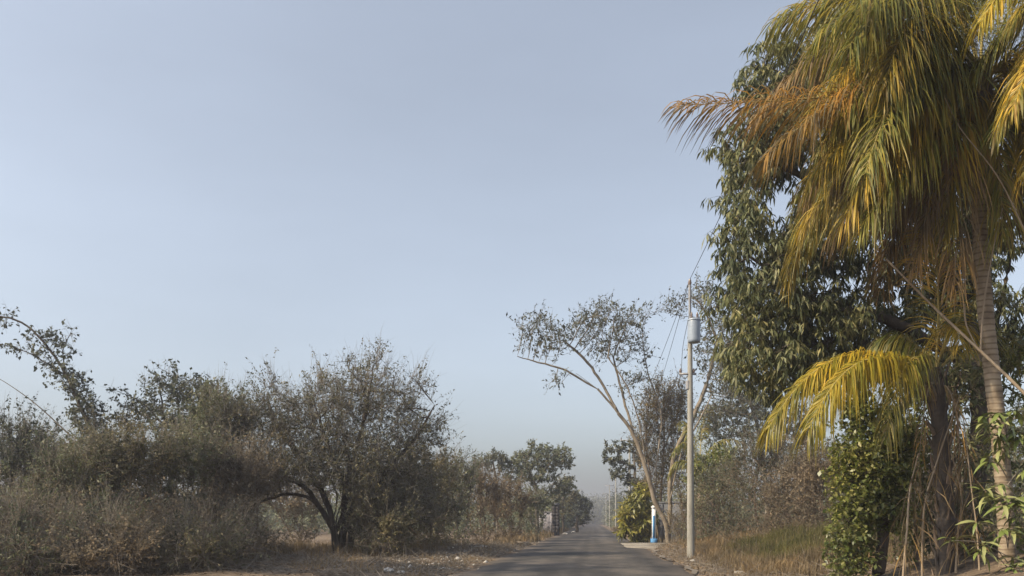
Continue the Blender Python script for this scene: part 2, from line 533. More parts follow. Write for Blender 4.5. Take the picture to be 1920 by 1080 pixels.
# ------------------------------------------------------------------ plants
def colonize(stems, attr, step, kill, maxit=160, jit=.12, up=0.0):
    P, par = [], []
    for s in stems:
        s = np.asarray(s)
        base = -1
        if P:                                   # a stem that starts on an earlier stem grows from it
            d = np.linalg.norm(np.array(P) - s[0], axis=1)
            k = int(d.argmin())
            if d[k] < step * 1.3:
                base = k
        for q in s:
            P.append(q); par.append(base); base = len(P) - 1
    P = [np.asarray(p, float) for p in P]
    A = np.asarray(attr)
    alive = np.ones(len(A), bool)
    best = np.full(len(A), 1e9); bi = np.zeros(len(A), int)
    new = list(range(len(P)))
    nch = {}
    for it in range(maxit):
        NP_ = np.array([P[k] for k in new])
        idx = np.nonzero(alive)[0]
        if len(idx) == 0 or len(new) == 0:
            break
        D = np.linalg.norm(A[idx][:, None] - NP_[None], axis=2)
        mi = D.argmin(1); md = D[np.arange(len(idx)), mi]
        upd = md < best[idx]
        best[idx[upd]] = md[upd]
        bi[idx[upd]] = np.array(new)[mi[upd]]
        alive &= best > kill
        idx = np.nonzero(alive)[0]
        if len(idx) == 0:
            break
        new = []
        for k in np.unique(bi[idx]):
            if nch.get(k, 0) >= 4:
                alive[idx[bi[idx] == k]] = False
                continue
            q = idx[bi[idx] == k]
            d = unit(A[q] - P[k]).sum(0) + R.normal(0, jit, 3) * len(q) ** .5 + np.array([0, 0, up * len(q)])
            P.append(P[k] + step * unit(d)); par.append(int(k)); new.append(len(P) - 1)
            nch[k] = nch.get(k, 0) + 1
    return np.array(P), np.array(par)

def radii(P, par, tip, power, rmax=None):
    n = len(P)
    acc = np.zeros(n)
    main = np.full(n, -1)
    r = np.zeros(n)
    bigc = np.zeros(n)
    for k in range(n - 1, -1, -1):
        r[k] = max(tip, acc[k] ** (1 / power)) if acc[k] > 0 else tip
        p = par[k]
        if p >= 0:
            acc[p] += r[k] ** power
            if r[k] > bigc[p]:
                bigc[p] = r[k]; main[p] = k
    if rmax:
        s = rmax / r.max()
        r = np.where(r > tip * 1.5, tip + (r - tip) * s, r)
    return r, main

def leaf_quads(mb, p, d, nrm, L, Wd, fold=.15):
    """diamond leaves: p base, d long axis, nrm rough normal"""
    d = unit(d)
    s = unit(np.cross(d, nrm))
    n_ = np.cross(s, d)
    L, Wd = L[:, None], Wd[:, None]
    v0 = p; v2 = p + d * L - n_ * L * fold
    v1 = p + d * L * .45 + s * Wd * .5; v3 = p + d * L * .45 - s * Wd * .5
    n = len(p)
    V = np.stack([v0, v1, v2, v3], 1).reshape(-1, 3)
    mb.add(V, np.arange(n * 4).reshape(n, 4))

def lance_leaves(mb, p, d, L, Wd, droop):
    """long bent leaves, six corners each"""
    n = len(p)
    d = unit(d)
    side = unit(np.cross(d, R.normal(0, 1, (n, 3)) * .5 + np.array([0, 0, 1.0])))
    d2 = unit(d + np.array([0, 0, -1.0]) * droop)
    L_, W_ = L[:, None], Wd[:, None]
    a = p; m = p + d * L_ * .5; t = m + d2 * L_ * .5
    V = np.stack([a, m + side * W_ * .5, t, m - side * W_ * .5, a + (m - a) * .25], 1)[:, :4].reshape(-1, 3)
    q = np.arange(n * 4).reshape(n, 4)
    mb.add(V, q[:, [0, 1, 3]], q[:, [1, 2, 3]])

def sample_lobes(lobes, total):
    w = np.array([l[6] * l[3] * l[4] if len(l) > 6 else l[3] * l[4] for l in lobes], float)
    cnt = np.maximum(2, (w / w.sum() * total).astype(int))
    out = []
    for l, c in zip(lobes, cnt):
        x, y, d, rx, ry, rd = l[:6]
        v = unit(R.normal(0, 1, (c, 3))) * (R.random((c, 1)) ** .45)
        C = W(x, y, d)
        p = C + v * np.array([rx * d / F, rd, ry * d / F])
        out.append(p)
    p = np.concatenate(out)
    p[:, 2] = np.maximum(p[:, 2], gz(p) + .12)
    return p

def plant(name, label, cat, base, stems, lobes, n_attr, step, leaf, bark, twig=None, kill=None, tip=.008, power=2.3, rmax=None,
          twig_k=3, twig_len=.5, twig_up=.25, leaves_per=6, leaf_len=.09, leaf_w=.04, style='leaf', droop=.3, leaf_from=0, group=None, split=.03,
          jit=.15, up=0.0, twig_r=.5, spread=.9, twig_only=0.0, shoots=0, shoot_len=1.0, thin_top=0.0):
    """a woody plant: stems as given, branches grown into the lobes, then twigs and leaves"""
    bx, by, bd = base
    b = W(bx, by, bd); b[2] = gz(b) - .03
    root = thing(name, label, cat, b, group)
    st = []
    for s in stems:
        q = [W(*a) for a in s]
        if abs(s[0][0] - bx) < 30 and s[0][1] > by - 45 and s is stems[0] or s[0][1] >= by - 4:
            q[0][2] = b[2] - .1
        q = catmull(q, step)
        q[1:-1] += R.normal(0, step * .045, (len(q) - 2, 3)) if len(q) > 2 else 0
        st.append(q)
    att = sample_lobes(lobes, n_attr)
    P, par = colonize(st, att, step, kill or step * 1.4, jit=jit, up=up)
    r, main = radii(P, par, tip, power, rmax)
    e = np.nonzero(par >= 0)[0]
    pa = par[e]
    d1 = P[e] - P[pa]
    dir_of = np.zeros_like(P); dir_of[:, 2] = 1
    dir_of[e] = d1
    first = ~np.isin(np.arange(len(P)), e)
    for k in np.nonzero(first)[0]:
        if main[k] >= 0:
            dir_of[k] = P[main[k]] - P[k]
    ismain = main[pa] == e
    r0 = np.where(ismain, r[pa], r[e])
    d0 = np.where(ismain[:, None], dir_of[pa], d1)
    thick = r[e] > split
    tk, br = MB(), MB()
    seg_tubes(tk, P[pa][thick], P[e][thick], r0[thick], r[e][thick], d0[thick], d1[thick], 9)
    seg_tubes(br, P[pa][~thick], P[e][~thick], r0[~thick], r[e][~thick], d0[~thick], d1[~thick], 4)
    # twigs from the thin wood
    thin = np.nonzero((r < tip * 3.2) & (np.arange(len(P)) > sum(len(s) for s in st) * leaf_from))[0]
    k = np.repeat(thin, twig_k)
    n = len(k)
    dt = unit(unit(dir_of[k]) * .55 + R.normal(0, 1, (n, 3)) * spread * .6 + np.array([0, 0, twig_up]))
    p0 = P[k] + R.normal(0, step * .12, (n, 3))
    ln = twig_len * R.uniform(.45, 1.25, n)
    pm = p0 + dt * ln[:, None] * .5
    d2 = unit(dt + R.normal(0, .25, (n, 3)) + np.array([0, 0, -droop * .4]))
    p1 = pm + d2 * ln[:, None] * .5
    tr = np.full(n, tip * twig_r)
    tw = MB()
    seg_tubes(tw, p0, pm, tr, tr * .8, dt, d2, 3)
    seg_tubes(tw, pm, p1, tr * .8, tr * .3, d2, d2, 3)
    if shoots:
        zc = P[thin][:, 2] + R.normal(0, .5, len(thin))
        k2 = thin[np.argsort(zc)[-max(6, len(thin) // 3):]]
        k2 = R.choice(k2, shoots)
        cen = att.mean(0)
        dd = unit(unit(P[k2] - cen) * .8 + np.array([0, 0, .75]) + R.normal(0, .22, (shoots, 3)))
        L2 = shoot_len * R.uniform(.4, 1.3, shoots)
        a0 = P[k2]
        cur = [a0]
        for j_ in range(3):
            dd = unit(dd + R.normal(0, .12, dd.shape) + np.array([0, 0, -.08 * j_]))
            cur.append(cur[-1] + dd * L2[:, None] / 3)
            seg_tubes(tw, cur[-2], cur[-1], np.full(shoots, tip * (.8 - .2 * j_)), np.full(shoots, tip * (.6 - .2 * j_)), dd, dd, 3)
            p0 = np.concatenate([p0, cur[-2]]); p1 = np.concatenate([p1, cur[-1]]); pm = np.concatenate([pm, (cur[-2] + cur[-1]) / 2]); dt = np.concatenate([dt, dd])
        n = len(p0)
    if tk.n:
        obj('trunk', tk, bark, root, b, smooth=True)
    if br.n:
        obj('branches', br, bark, root, b, smooth=True, kind='stuff')
    obj('twigs', tw, twig or bark, root, b, kind='stuff')
    if leaves_per > 0 and leaf is not None:
        rk_ = np.argsort(np.argsort(p0[:, 2])) / max(1, n - 1)
        keep = R.random(n) >= twig_only + (1 - twig_only) * thin_top * np.clip((rk_ - .35) / .65, 0, 1)
        p0, pm, p1, dt = p0[keep], pm[keep], p1[keep], dt[keep]
        n = len(p0)
        lf = MB()
        m_ = n * leaves_per
        kk = np.repeat(np.arange(n), leaves_per)
        if style == 'whorl':
            q = p1[kk] + R.normal(0, .03, (m_, 3)) + (pm - p1)[kk] * (R.random((m_, 1)) * .5)
            d = R.normal(0, 1, (m_, 3)) * np.array([1, 1, .3]) * .8 + np.array([0, 0, -droop])
            lance_leaves(lf, q, d, leaf_len * R.uniform(.6, 1.2, m_), leaf_w * R.uniform(.8, 1.2, m_), .8)
        else:
            t = R.random((m_, 1)) ** .8
            q = np.where(t < .5, p0[kk] + (pm - p0)[kk] * t * 2, pm[kk] + (p1 - pm)[kk] * (t * 2 - 1))
            q = q + R.normal(0, .02, q.shape)
            d = unit(dt[kk] * .4 + R.normal(0, .7, (m_, 3)) + np.array([0, 0, -droop]))
            nr = R.normal(0, .6, (m_, 3)) + np.array([0, 0, 1.0])
            sc_ = np.clip(R.lognormal(-.06, .28, m_), .4, 1.6)
            leaf_quads(lf, q, d, nr, leaf_len * sc_, leaf_w * sc_ * R.uniform(.7, 1.2, m_))
        obj('crown', lf, leaf, root, b, kind='stuff')
    return root

# --- fronds
def frond(root, off, B, C, T, mat, rmat, n=185, L=1.0, g=.9, w=.018, t0=.14, ragged=.05, name='frond', r=.024, flat=.0, mess=.16):
    B, C, T = (np.asarray(q, float) for q in (B, C, T))
    t = np.linspace(0, 1, 22)[:, None]
    pts = (1 - t) ** 2 * B + 2 * t * (1 - t) * C + t * t * T
    mb = MB()
    tube(mb, pts, r * (1 - .88 * t[:, 0]), 6)
    fr = obj(name, mb, rmat, root, off, smooth=True)
    tt = np.linspace(t0, 1.0, n)
    tt = np.concatenate([tt, tt + .004])
    side = np.concatenate([np.ones(n), -np.ones(n)])
    keep = R.random(2 * n) > ragged
    tt, side = np.clip(tt[keep], 0, 1)[:, None], side[keep][:, None]
    m = len(tt)
    p = (1 - tt) ** 2 * B + 2 * tt * (1 - tt) * C + tt * tt * T
    tg = unit(2 * (1 - tt) * (C - B) + 2 * tt * (T - C))
    s = unit(np.cross(tg, np.array([0, 0, 1.0]) + R.normal(0, .03, (m, 3)))) * side
    upv = np.cross(s * side, tg)
    upv = np.where(upv[:, 2:3] < 0, -upv, upv)
    d = unit(s * .8 + tg * (.75 + .5 * tt ** 2) + upv * (.28 - flat) + R.normal(0, mess, (m, 3)))
    ln = (L * (.45 + .55 * np.sin(np.pi * np.clip(.12 + .80 * tt, 0, 1)) ** .7) * R.uniform(.6, 1.15, (m, 1)))
    ln *= np.where(tt > .93, .75, 1)
    gg = g * R.uniform(.75, 1.25, (m, 1))
    ws = w * R.uniform(.8, 1.2, (m, 1))
    down = np.array([0, 0, -1.0])
    ptsL = [p]
    dirs = [d]
    fr_ = (.22, .26, .27, .25)
    for k_, f_ in enumerate(fr_):
        dd = unit(d + down * gg * (k_ * .62 + .12))
        ptsL.append(ptsL[-1] + dd * ln * f_)
        dirs.append(dd)
    prof = (.35, 1.0, .95, .7, .06)
    rows = []
    for k_ in range(5):
        wd = unit(tg - dirs[k_] * (tg * dirs[k_]).sum(1, keepdims=True))
        wd = unit(wd + .45 * np.cross(dirs[k_], wd) * R.normal(0, 1, (m, 1)))
        rows += [ptsL[k_] + wd * ws * .5 * prof[k_], ptsL[k_] - wd * ws * .5 * prof[k_]]
    V = np.stack(rows, 1).reshape(-1, 3)
    q = np.array([[2 * a, 2 * a + 1, 2 * a + 3, 2 * a + 2] for a in range(4)])
    Q = (q[None] + (np.arange(m) * 10)[:, None, None]).reshape(-1, 4)
    obj('leaflets', MB().add(V, Q), mat, fr, (0, 0, 0) if off is None else off, kind='stuff')
    return fr

def palm_trunk(path, r0, r1, root, off, mat, ring=.085):
    c = catmull([W(*a) for a in path], ring / 3)
    mb = MB()
    s = np.arange(len(c))
    rr = np.linspace(r0, r1, len(c)) * (1 + .035 * (s % 3 == 0) - .03 * (s % 3 == 1)) + R.normal(0, .003, len(c))
    rr += r0 * .35 * np.exp(-s / 12.0)
    tube(mb, c, rr, 20)
    return obj('trunk', mb, mat, root, off, smooth=True)

# ================================================================== RIGHT: coconut palm close to the road
D = 13.0
pb = W(1893, 1128, D); pb[2] = gz(pb) - .05
palm = thing('coconut_palm', 'tall coconut palm with ringed tan trunk and hanging golden fronds at right edge', 'palm tree', pb)
palm_trunk([(1893, 1140, D), (1886, 980, D), (1876, 840, D), (1860, 700, D), (1846, 560, D), (1836, 400, D + .1), (1832, 200, D + .1), (1832, 120, D + .1)], .128, .108, palm, pb, M['palm_bark'])
CR = (1832, 130, D + .1)
def fpx(root, off, b, c, t, mat, rmat=None, **k):
    frond(root, off, W(*b), W(*c), W(*t), M[mat], rmat or M['rachis'], **k)
FA = [  # base, control, tip (photo pixel + metres ahead), material, leaflet length, gravity
    ((1832, 150, 13.0), (1560, 190, 12.6), (1282, 196, 12.2), 'frond_orange', 1.0, 1.0),
    ((1828, 150, 13.0), (1650, 90, 12.2), (1440, 290, 11.8), 'frond_orange', 1.15, 1.3),
    ((1830, 140, 13.1), (1640, 30, 13.0), (1520, 210, 12.8), 'frond_gold', 1.2, 1.4),
    ((1830, 120, 13.2), (1640, -70, 13.6), (1462, 38, 13.8), 'frond_green', 1.1, 1.2),
    ((1832, 120, 13.0), (1700, -90, 12.0), (1590, 90, 11.2), 'frond_green', 1.25, 1.5),
    ((1850, 60, 13.0), (1720, -70, 12.4), (1545, 60, 11.9), 'frond_green', 1.3, 1.5),
    ((1850, 60, 13.0), (1740, -40, 11.9), (1610, 10, 11.0), 'frond_green', 1.3, 1.5),
    ((1840, 180, 13.0), (1700, 120, 13.2), (1560, 250, 13.0), 'frond_gold', 1.3, 1.5),
    ((1838, 200, 13.0), (1680, 170, 12.6), (1520, 330, 12.2), 'frond_gold', 1.1, 1.5),
    ((1838, 230, 13.0), (1730, 230, 12.2), (1620, 420, 11.9), 'frond_green', 1.1, 1.5),
    ((1836, 250, 13.1), (1740, 260, 13.0), (1560, 440, 13.2), 'frond_dead', 1.0, 1.5),
    ((1835, 140, 12.9), (1740, 0, 12.2), (1600, 200, 11.9), 'frond_green', 1.25, 1.5),
    ((1828, 160, 13.0), (1700, 130, 12.4), (1590, 400, 12.0), 'frond_gold', 1.15, 1.3),
    ((1832, 170, 12.9), (1740, 120, 12.5), (1640, 340, 12.3), 'frond_gold', 1.15, 1.4),
    ((1838, 170, 12.9), (1780, 60, 12.4), (1705, 300, 12.2), 'frond_green', 1.2, 1.4),
    ((1842, 160, 12.9), (1910, 50, 12.6), (1960, 330, 12.4), 'frond_gold', 1.2, 1.3),
    ((1842, 150, 13.0), (1960, 10, 12.8), (2040, 260, 12.4), 'frond_green', 1.2, 1.4),
    ((1838, 120, 13.2), (1860, -160, 13.6), (1760, -220, 13.0), 'frond_green', 1.2, .8),
    ((1842, 130, 13.2), (1960, -110, 14.0), (2120, -60, 14.4), 'frond_green', 1.2, 1.2),
    ((1834, 120, 13.3), (1750, -160, 14.6), (1600, -60, 15.4), 'frond_green', 1.2, 1.1),
    ((1836, 130, 13.4), (1800, -60, 15.2), (1740, 160, 16.6), 'frond_green', 1.2, 1.3),
    ((1830, 140, 13.3), (1690, 40, 14.8), (1560, 220, 15.8), 'frond_green', 1.1, 1.3),
    ((1844, 150, 13.2), (1930, 60, 14.6), (1990, 300, 15.6), 'frond_green', 1.1, 1.3),
    ((1830, 180, 13.0), (1760, 220, 12.6), (1720, 500, 12.5), 'frond_dead', .95, 1.5),
    ((1830, 190, 13.0), (1800, 250, 12.4), (1790, 540, 12.3), 'frond_dead', .95, 1.5),
    ((1838, 190, 13.1), (1870, 150, 12.6), (1880, 440, 12.5), 'frond_green', 1.0, 1.5),
    ((1842, 185, 13.1), (1920, 150, 12.8), (1940, 460, 12.7), 'frond_green', 1.0, 1.5),
    ((1838, 185, 13.0), (1800, 150, 12.5), (1770, 430, 12.4), 'frond_gold', 1.0, 1.5),
    ((1828, 185, 13.3), (1730, 240, 13.6), (1670, 470, 13.8), 'frond_dead', .9, 1.4),
    ((1826, 170, 13.2), (1680, 170, 13.4), (1510, 420, 13.4), 'frond_gold', 1.05, 1.3),
    ((1834, 160, 13.4), (1780, 160, 14.6), (1740, 440, 15.2), 'frond_green', 1.1, 1.4),
]
for b_, c_, t_, mt, L_, g_ in FA:
    fpx(palm, pb, b_, c_, t_, mt, M['rachis_dead'] if mt == 'frond_dead' else None, L=L_ * 1.15, g=g_ * (1.3 if mt == 'frond_dead' else .85), ragged=.4 if mt == 'frond_dead' else .15, mess=.4 if mt == 'frond_dead' else .24)
for k in range(26):
    a = R.uniform(-.6, math.pi + .75)
    el_ = R.uniform(-.25, .75)
    ln_ = R.uniform(3.4, 4.6)
    B_ = W(1833, 150, 13.1) + np.array([0, 0, R.uniform(-.3, .3)])
    h_ = np.array([math.cos(a), math.sin(a), 0])
    C_ = B_ + h_ * ln_ * .55 * math.cos(el_) + np.array([0, 0, ln_ * .55 * math.sin(el_)])
    T_ = B_ + h_ * ln_ * R.uniform(.55, .8) + np.array([0, 0, ln_ * (.35 * math.sin(el_) - R.uniform(.35, .6))])
    mt = ['frond_green', 'frond_green', 'frond_green', 'frond_gold', 'frond_dead'][R.integers(5)]
    frond(palm, pb, B_, C_, T_, M[mt], M['rachis_dead'] if mt == 'frond_dead' else M['rachis'], L=1.2, g=1.2, ragged=.2, mess=.3)
# fibre sheath at the crown
sh = MB()
for k in range(16):
    a = k / 16 * 2 * math.pi
    c0 = W(1833, 330, D + .1); c1 = W(1832, 120, D + .1)
    o_ = np.array([math.cos(a), math.sin(a), 0])
    z_ = R.uniform(0, .5)
    tube(sh, [c0 + o_ * .10 + np.array([0, 0, z_]), (c0 + c1) / 2 + o_ * .17 + np.array([0, 0, z_ * .5]), c1 + o_ * .20], [.05, .05, .02], 6)
obj('crown_sheath', sh, M['bark_brown'], palm, pb, smooth=True)
# clusters of small coconuts
for k in range(9):
    a = R.uniform(math.pi * .8, math.pi * 1.9)
    c = W(1834, 200 + R.uniform(-10, 60), D + .1) + np.array([math.cos(a) * .26, math.sin(a) * .26, 0])
    m_ = MB()
    th = np.linspace(0, math.pi, 8)
    tube(m_, np.stack([np.full(8, c[0]), np.full(8, c[1]), c[2] - .11 * np.cos(th)], 1), .085 * np.sin(th) + .004, 10)
    obj('coconut', m_, M['frond_gold'], palm, pb, smooth=True)

# second palm whose crown hangs in from beyond the right edge
pb2 = W(2060, 1128, 11.5); pb2[2] = gz(pb2) - .05
palm2 = thing('coconut_palm', 'palm outside the right edge, its yellow fronds hanging into the top right corner', 'palm tree', pb2)
palm_trunk([(2060, 1160, 11.5), (2060, 700, 11.5), (2070, 300, 11.5), (2075, -60, 11.5)], .15, .12, palm2, pb2, M['palm_bark'])
for b_, c_, t_, mt, L_, g_ in [
    ((2072, -50, 11.5), (1960, -160, 11.2), (1840, 40, 10.9), 'frond_yellow', 1.0, 1.2),
    ((2072, -40, 11.5), (1990, -60, 11.0), (1900, 200, 10.7), 'frond_gold', 1.0, 1.3),
    ((2072, -30, 11.6), (1990, 10, 11.6), (1920, 330, 11.6), 'frond_gold', 1.0, 1.3),
    ((2070, -40, 11.5), (1960, -60, 11.8), (1830, 130, 12.0), 'frond_green', 1.1, 1.1),
    ((2070, -40, 11.6), (1970, -130, 12.0), (1800, -40, 12.4), 'frond_green', 1.1, 1.0),
    ((2070, -20, 11.5), (1980, 0, 11.4), (1870, 240, 11.4), 'frond_green', 1.1, 1.1),
    ((2072, -30, 11.5), (2090, -120, 10.4), (2120, 160, 9.8), 'frond_green', 1.1, 1.3),
    ((2078, -30, 11.5), (2200, -120, 11.6), (2330, 160, 11.6), 'frond_green', 1.1, 1.3),
    ((2074, -50, 11.6), (2060, -300, 12.4), (2000, -300, 13.4), 'frond_green', 1.1, .9),
    ((2078, -50, 11.6), (2180, -280, 12.0), (2300, -160, 12.4), 'frond_green', 1.1, 1.1)]:
    fpx(palm2, pb2, b_, c_, t_, mt, L=L_, g=g_)

# short palm with the bright arching fronds
pb3 = W(1770, 1118, 14.0); pb3[2] = gz(pb3) - .05
palm3 = thing('coconut_palm', 'short palm with dark shaggy trunk and bright yellow-green fronds arching left over the leafy bush', 'palm tree', pb3)
t3 = palm_trunk([(1772, 1130, 14.0), (1774, 980, 14), (1766, 850, 14), (1757, 740, 14), (1752, 690, 14)], .15, .13, palm3, pb3, M['bark_dark'])
for k in range(46):
    f_ = (k + R.random()) / 46
    yy = 1110 - f_ * 400
    cx = np.interp(yy, [690, 740, 850, 980, 1130], [1752, 1757, 1766, 1774, 1772])
    a = k * 2.4 + R.normal(0, .2)
    o_ = np.array([math.cos(a), math.sin(a), 0])
    p_ = W(cx, yy, 14.0) + o_ * .12
    l_ = R.uniform(.18, .45)
    q = MB(); tube(q, [p_, p_ + o_ * .06 + np.array([0, 0, l_ * .5]), p_ + o_ * R.uniform(.06, .2) + np.array([0, 0, l_])], [.045, .03, .008], 5)
    obj('leaf_base', q, M['bark_brown' if k % 2 else 'bark_dark'], palm3, pb3, smooth=True)
for b_, c_, t_, mt, L_, g_, n_ in [
    ((1745, 715, 14.0), (1570, 580, 13.6), (1442, 800, 13.2), 'frond_yellow', 1.15, 1.5, 230),
    ((1745, 720, 14.0), (1610, 590, 13.0), (1518, 800, 12.6), 'frond_yellow', 1.25, 1.6, 230),
    ((1750, 700, 14.0), (1690, 560, 14.4), (1600, 700, 14.8), 'frond_green', 1.0, 1.9, 130),
    ((1752, 700, 14.0), (1700, 600, 13.4), (1660, 820, 13.0), 'frond_green', 1.1, 2.0, 130),
    ((1754, 700, 14.0), (1770, 480, 13.8), (1740, 440, 13.6), 'frond_gold', .8, .5, 70),
    ((1754, 700, 14.0), (1790, 560, 13.4), (1800, 640, 12.9), 'frond_gold', .8, 1.2, 60),
    ((1756, 700, 14.0), (1860, 560, 14.6), (1960, 700, 15.0), 'frond_green', .9, 1.2, 70),
    ((1754, 690, 14.0), (1820, 520, 15.0), (1880, 560, 16.0), 'frond_green', .9, 1.0, 70),
    ((1752, 720, 14.0), (1735, 700, 13.6), (1722, 880, 13.5), 'frond_dead', .5, 1.8, 22),
    ((1756, 720, 14.0), (1795, 710, 13.7), (1800, 860, 13.6), 'frond_dead', .5, 1.8, 18)]:
    fpx(palm3, pb3, b_, c_, t_, mt, M['rachis_dead'] if mt == 'frond_dead' else None, L=L_, g=g_, n=n_, mess=.12)

# dry stalks and dead fronds leaning or caught around the palms
def dry_stalk(label, pts, r, leaflets=False):
    q = [W(*a) for a in pts]
    c = catmull(q, .12)
    m_ = MB()
    lr = np.linspace(r, r * .45, len(c)) + R.normal(0, r * .05, len(c))
    tube(m_, c, lr, 6)
    if leaflets:
        rt = thing('dry_frond', label, 'dead frond', c[0], 'dead palm fronds')
        obj('stalk', m_, M['rachis_dead'], rt, c[0], smooth=True)
        lf = MB()
        n = 60
        k = R.integers(len(c) // 3, len(c) - 1, n)
        d = R.normal(0, .35, (n, 3)) + np.array([0, 0, -1.0])
        lance_leaves(lf, c[k] + R.normal(0, .03, (n, 3)), d * np.array([1.3, 1.3, 1]), R.uniform(.3, 1.0, n), np.full(n, .016), .6)
        obj('leaflets', lf, M['frond_dead'], rt, c[0], kind='stuff')
    else:
        o = obj('dry_stalk', m_, M['rachis_dead'], None, c[0], smooth=True)
        o.location = tuple(c[0])
        tag(o, label, 'dead stalk', 'dead palm fronds')
dry_stalk('long pale dead stalk slanting down right across the coconut palm trunk', [(2030, 850, 11.9), (1905, 722, 12.2), (1840, 660, 12.4), (1750, 575, 12.6), (1662, 486, 12.8)], .030)
dry_stalk('thin pale dead stalk rising steeply beside the coconut palm trunk', [(1838, 660, 12.5), (1846, 560, 12.5), (1868, 440, 12.5), (1880, 390, 12.5)], .016)
dry_stalk('short curved dead stalk hanging on the coconut palm trunk', [(1808, 570, 12.6), (1812, 610, 12.6), (1838, 662, 12.5)], .016)
dry_stalk('brown dead stalk crossing in front of upper right palm fronds', [(1925, 440, 12), (1870, 330, 11.9), (1800, 240, 11.9), (1770, 180, 11.8)], .013)
dry_stalk('pale split dead frond standing against the short palm, nearest the leafy bush', [(1690, 1125, 13.2), (1700, 1000, 13.2), (1706, 920, 13.3), (1722, 850, 13.4)], .024, True)
dry_stalk('thin dead frond leaning right against the short palm trunk', [(1728, 1120, 13.2), (1732, 960, 13.3), (1752, 880, 13.4), (1800, 740, 13.7)], .019, True)
dry_stalk('dark dead frond hanging between the two palm trunks', [(1840, 1130, 13.3), (1832, 1000, 13.3), (1822, 920, 13.4), (1806, 780, 13.6)], .018, True)
dry_stalk('brown broad dead frond hanging in front of mango trunk', [(1790, 1120, 13.7), (1796, 1000, 13.7), (1803, 930, 13.7), (1784, 850, 13.8)], .022, True)

# mango tree behind the palms
plant('mango_tree', 'large dark mango tree with long drooping leaves behind the palms', 'tree', (1815, 1086, 18.0),
      [[(1815, 1090, 18), (1822, 950, 18), (1838, 820, 18), (1835, 700, 18), (1800, 560, 18.2), (1740, 420, 18.4), (1680, 260, 18.6), (1600, 120, 19)],
       [(1835, 700, 18), (1740, 640, 17.6), (1640, 590, 17.4), (1540, 580, 17.2), (1460, 520, 17.0)],
       [(1640, 590, 17.4), (1560, 640, 17.2), (1480, 650, 17.0)],
       [(1740, 420, 18.4), (1620, 370, 18), (1500, 330, 17.6), (1440, 290, 17.4)],
       [(1835, 700, 18), (1880, 560, 18.6), (1900, 420, 19)],
       [(1600, 120, 19), (1520, 120, 18.4), (1470, 140, 18)]],
      [(1450, 140, 18, 58, 52, 1.0), (1490, 165, 18, 60, 50, 1.2), (1580, 60, 19, 75, 70, 1.4), (1405, 275, 17.4, 62, 45, 1.0), (1470, 260, 17.6, 70, 60, 1.4),
       (1400, 350, 17.4, 40, 40, .9), (1390, 450, 17, 45, 55, 1.0), (1420, 530, 17, 62, 60, 1.2), (1500, 450, 17.2, 60, 55, 1.3, .8),
       (1490, 580, 17.2, 75, 60, 1.5), (1400, 640, 17, 45, 55, 1.0), (1470, 680, 17, 70, 55, 1.2), (1560, 640, 17.4, 60, 60, 1.4), (1660, 660, 18, 60, 60, 1.2, 1.0), (1590, 470, 18, 40, 50, 1.2, .7), (1700, 480, 18.6, 50, 60, 1.2, .9), (1600, 560, 17.8, 60, 30, 1.2, .7), (1760, 700, 18.4, 60, 60, 1.2, .8), (1800, 560, 18.8, 60, 80, 1.2, .8),
       (1700, 300, 19, 120, 140, 1.5, .5), (1840, 400, 19, 90, 130, 1.5, .5), (1720, 580, 18.4, 50, 50, 1.2, .5), (1890, 620, 18.6, 50, 80, 1.2, .6), (1560, 350, 18.4, 60, 60, 1.4, .8)],
      3300, .26, M['mango'], M['bark_dark'], kill=.28, tip=.009, power=2.05, rmax=.22, twig_k=4, twig_len=.42, twig_up=-.05, leaves_per=11, leaf_len=.26, leaf_w=.048,
      style='whorl', droop=.95, split=.05, leaf_from=1)

# leafy column bush
plant('leafy_bush', 'tall narrow leafy green bush with small glossy leaves beside the dead fronds', 'bush', (1640, 1108, 15.0),
      [[(1640, 1110, 15), (1650, 1060, 15), (1655, 980, 15), (1640, 880, 15), (1640, 800, 15)], [(1655, 980, 15), (1610, 930, 15), (1600, 880, 15)],
       [(1650, 1060, 15), (1610, 1040, 14.9), (1590, 990, 14.9)]],
      [(1640, 800, 15, 50, 42, .6), (1680, 830, 15, 40, 45, .5, .8), (1610, 860, 15, 48, 45, .6), (1640, 900, 15, 60, 50, .7), (1605, 960, 15, 45, 50, .6), (1660, 960, 15, 45, 45, .6), (1595, 1040, 14.9, 42, 50, .5), (1570, 890, 15, 18, 24, .3), (1690, 880, 15, 28, 30, .4), (1585, 1000, 14.8, 26, 24, .4), (1610, 770, 15, 22, 24, .4)],
      1500, .13, M['bright'], M['bark_dark'], kill=.14, tip=.005, power=2.1, rmax=.12, twig_k=4, twig_len=.26, leaves_per=7, leaf_len=.09, leaf_w=.052, droop=.15, split=.03, shoots=90, shoot_len=.6)

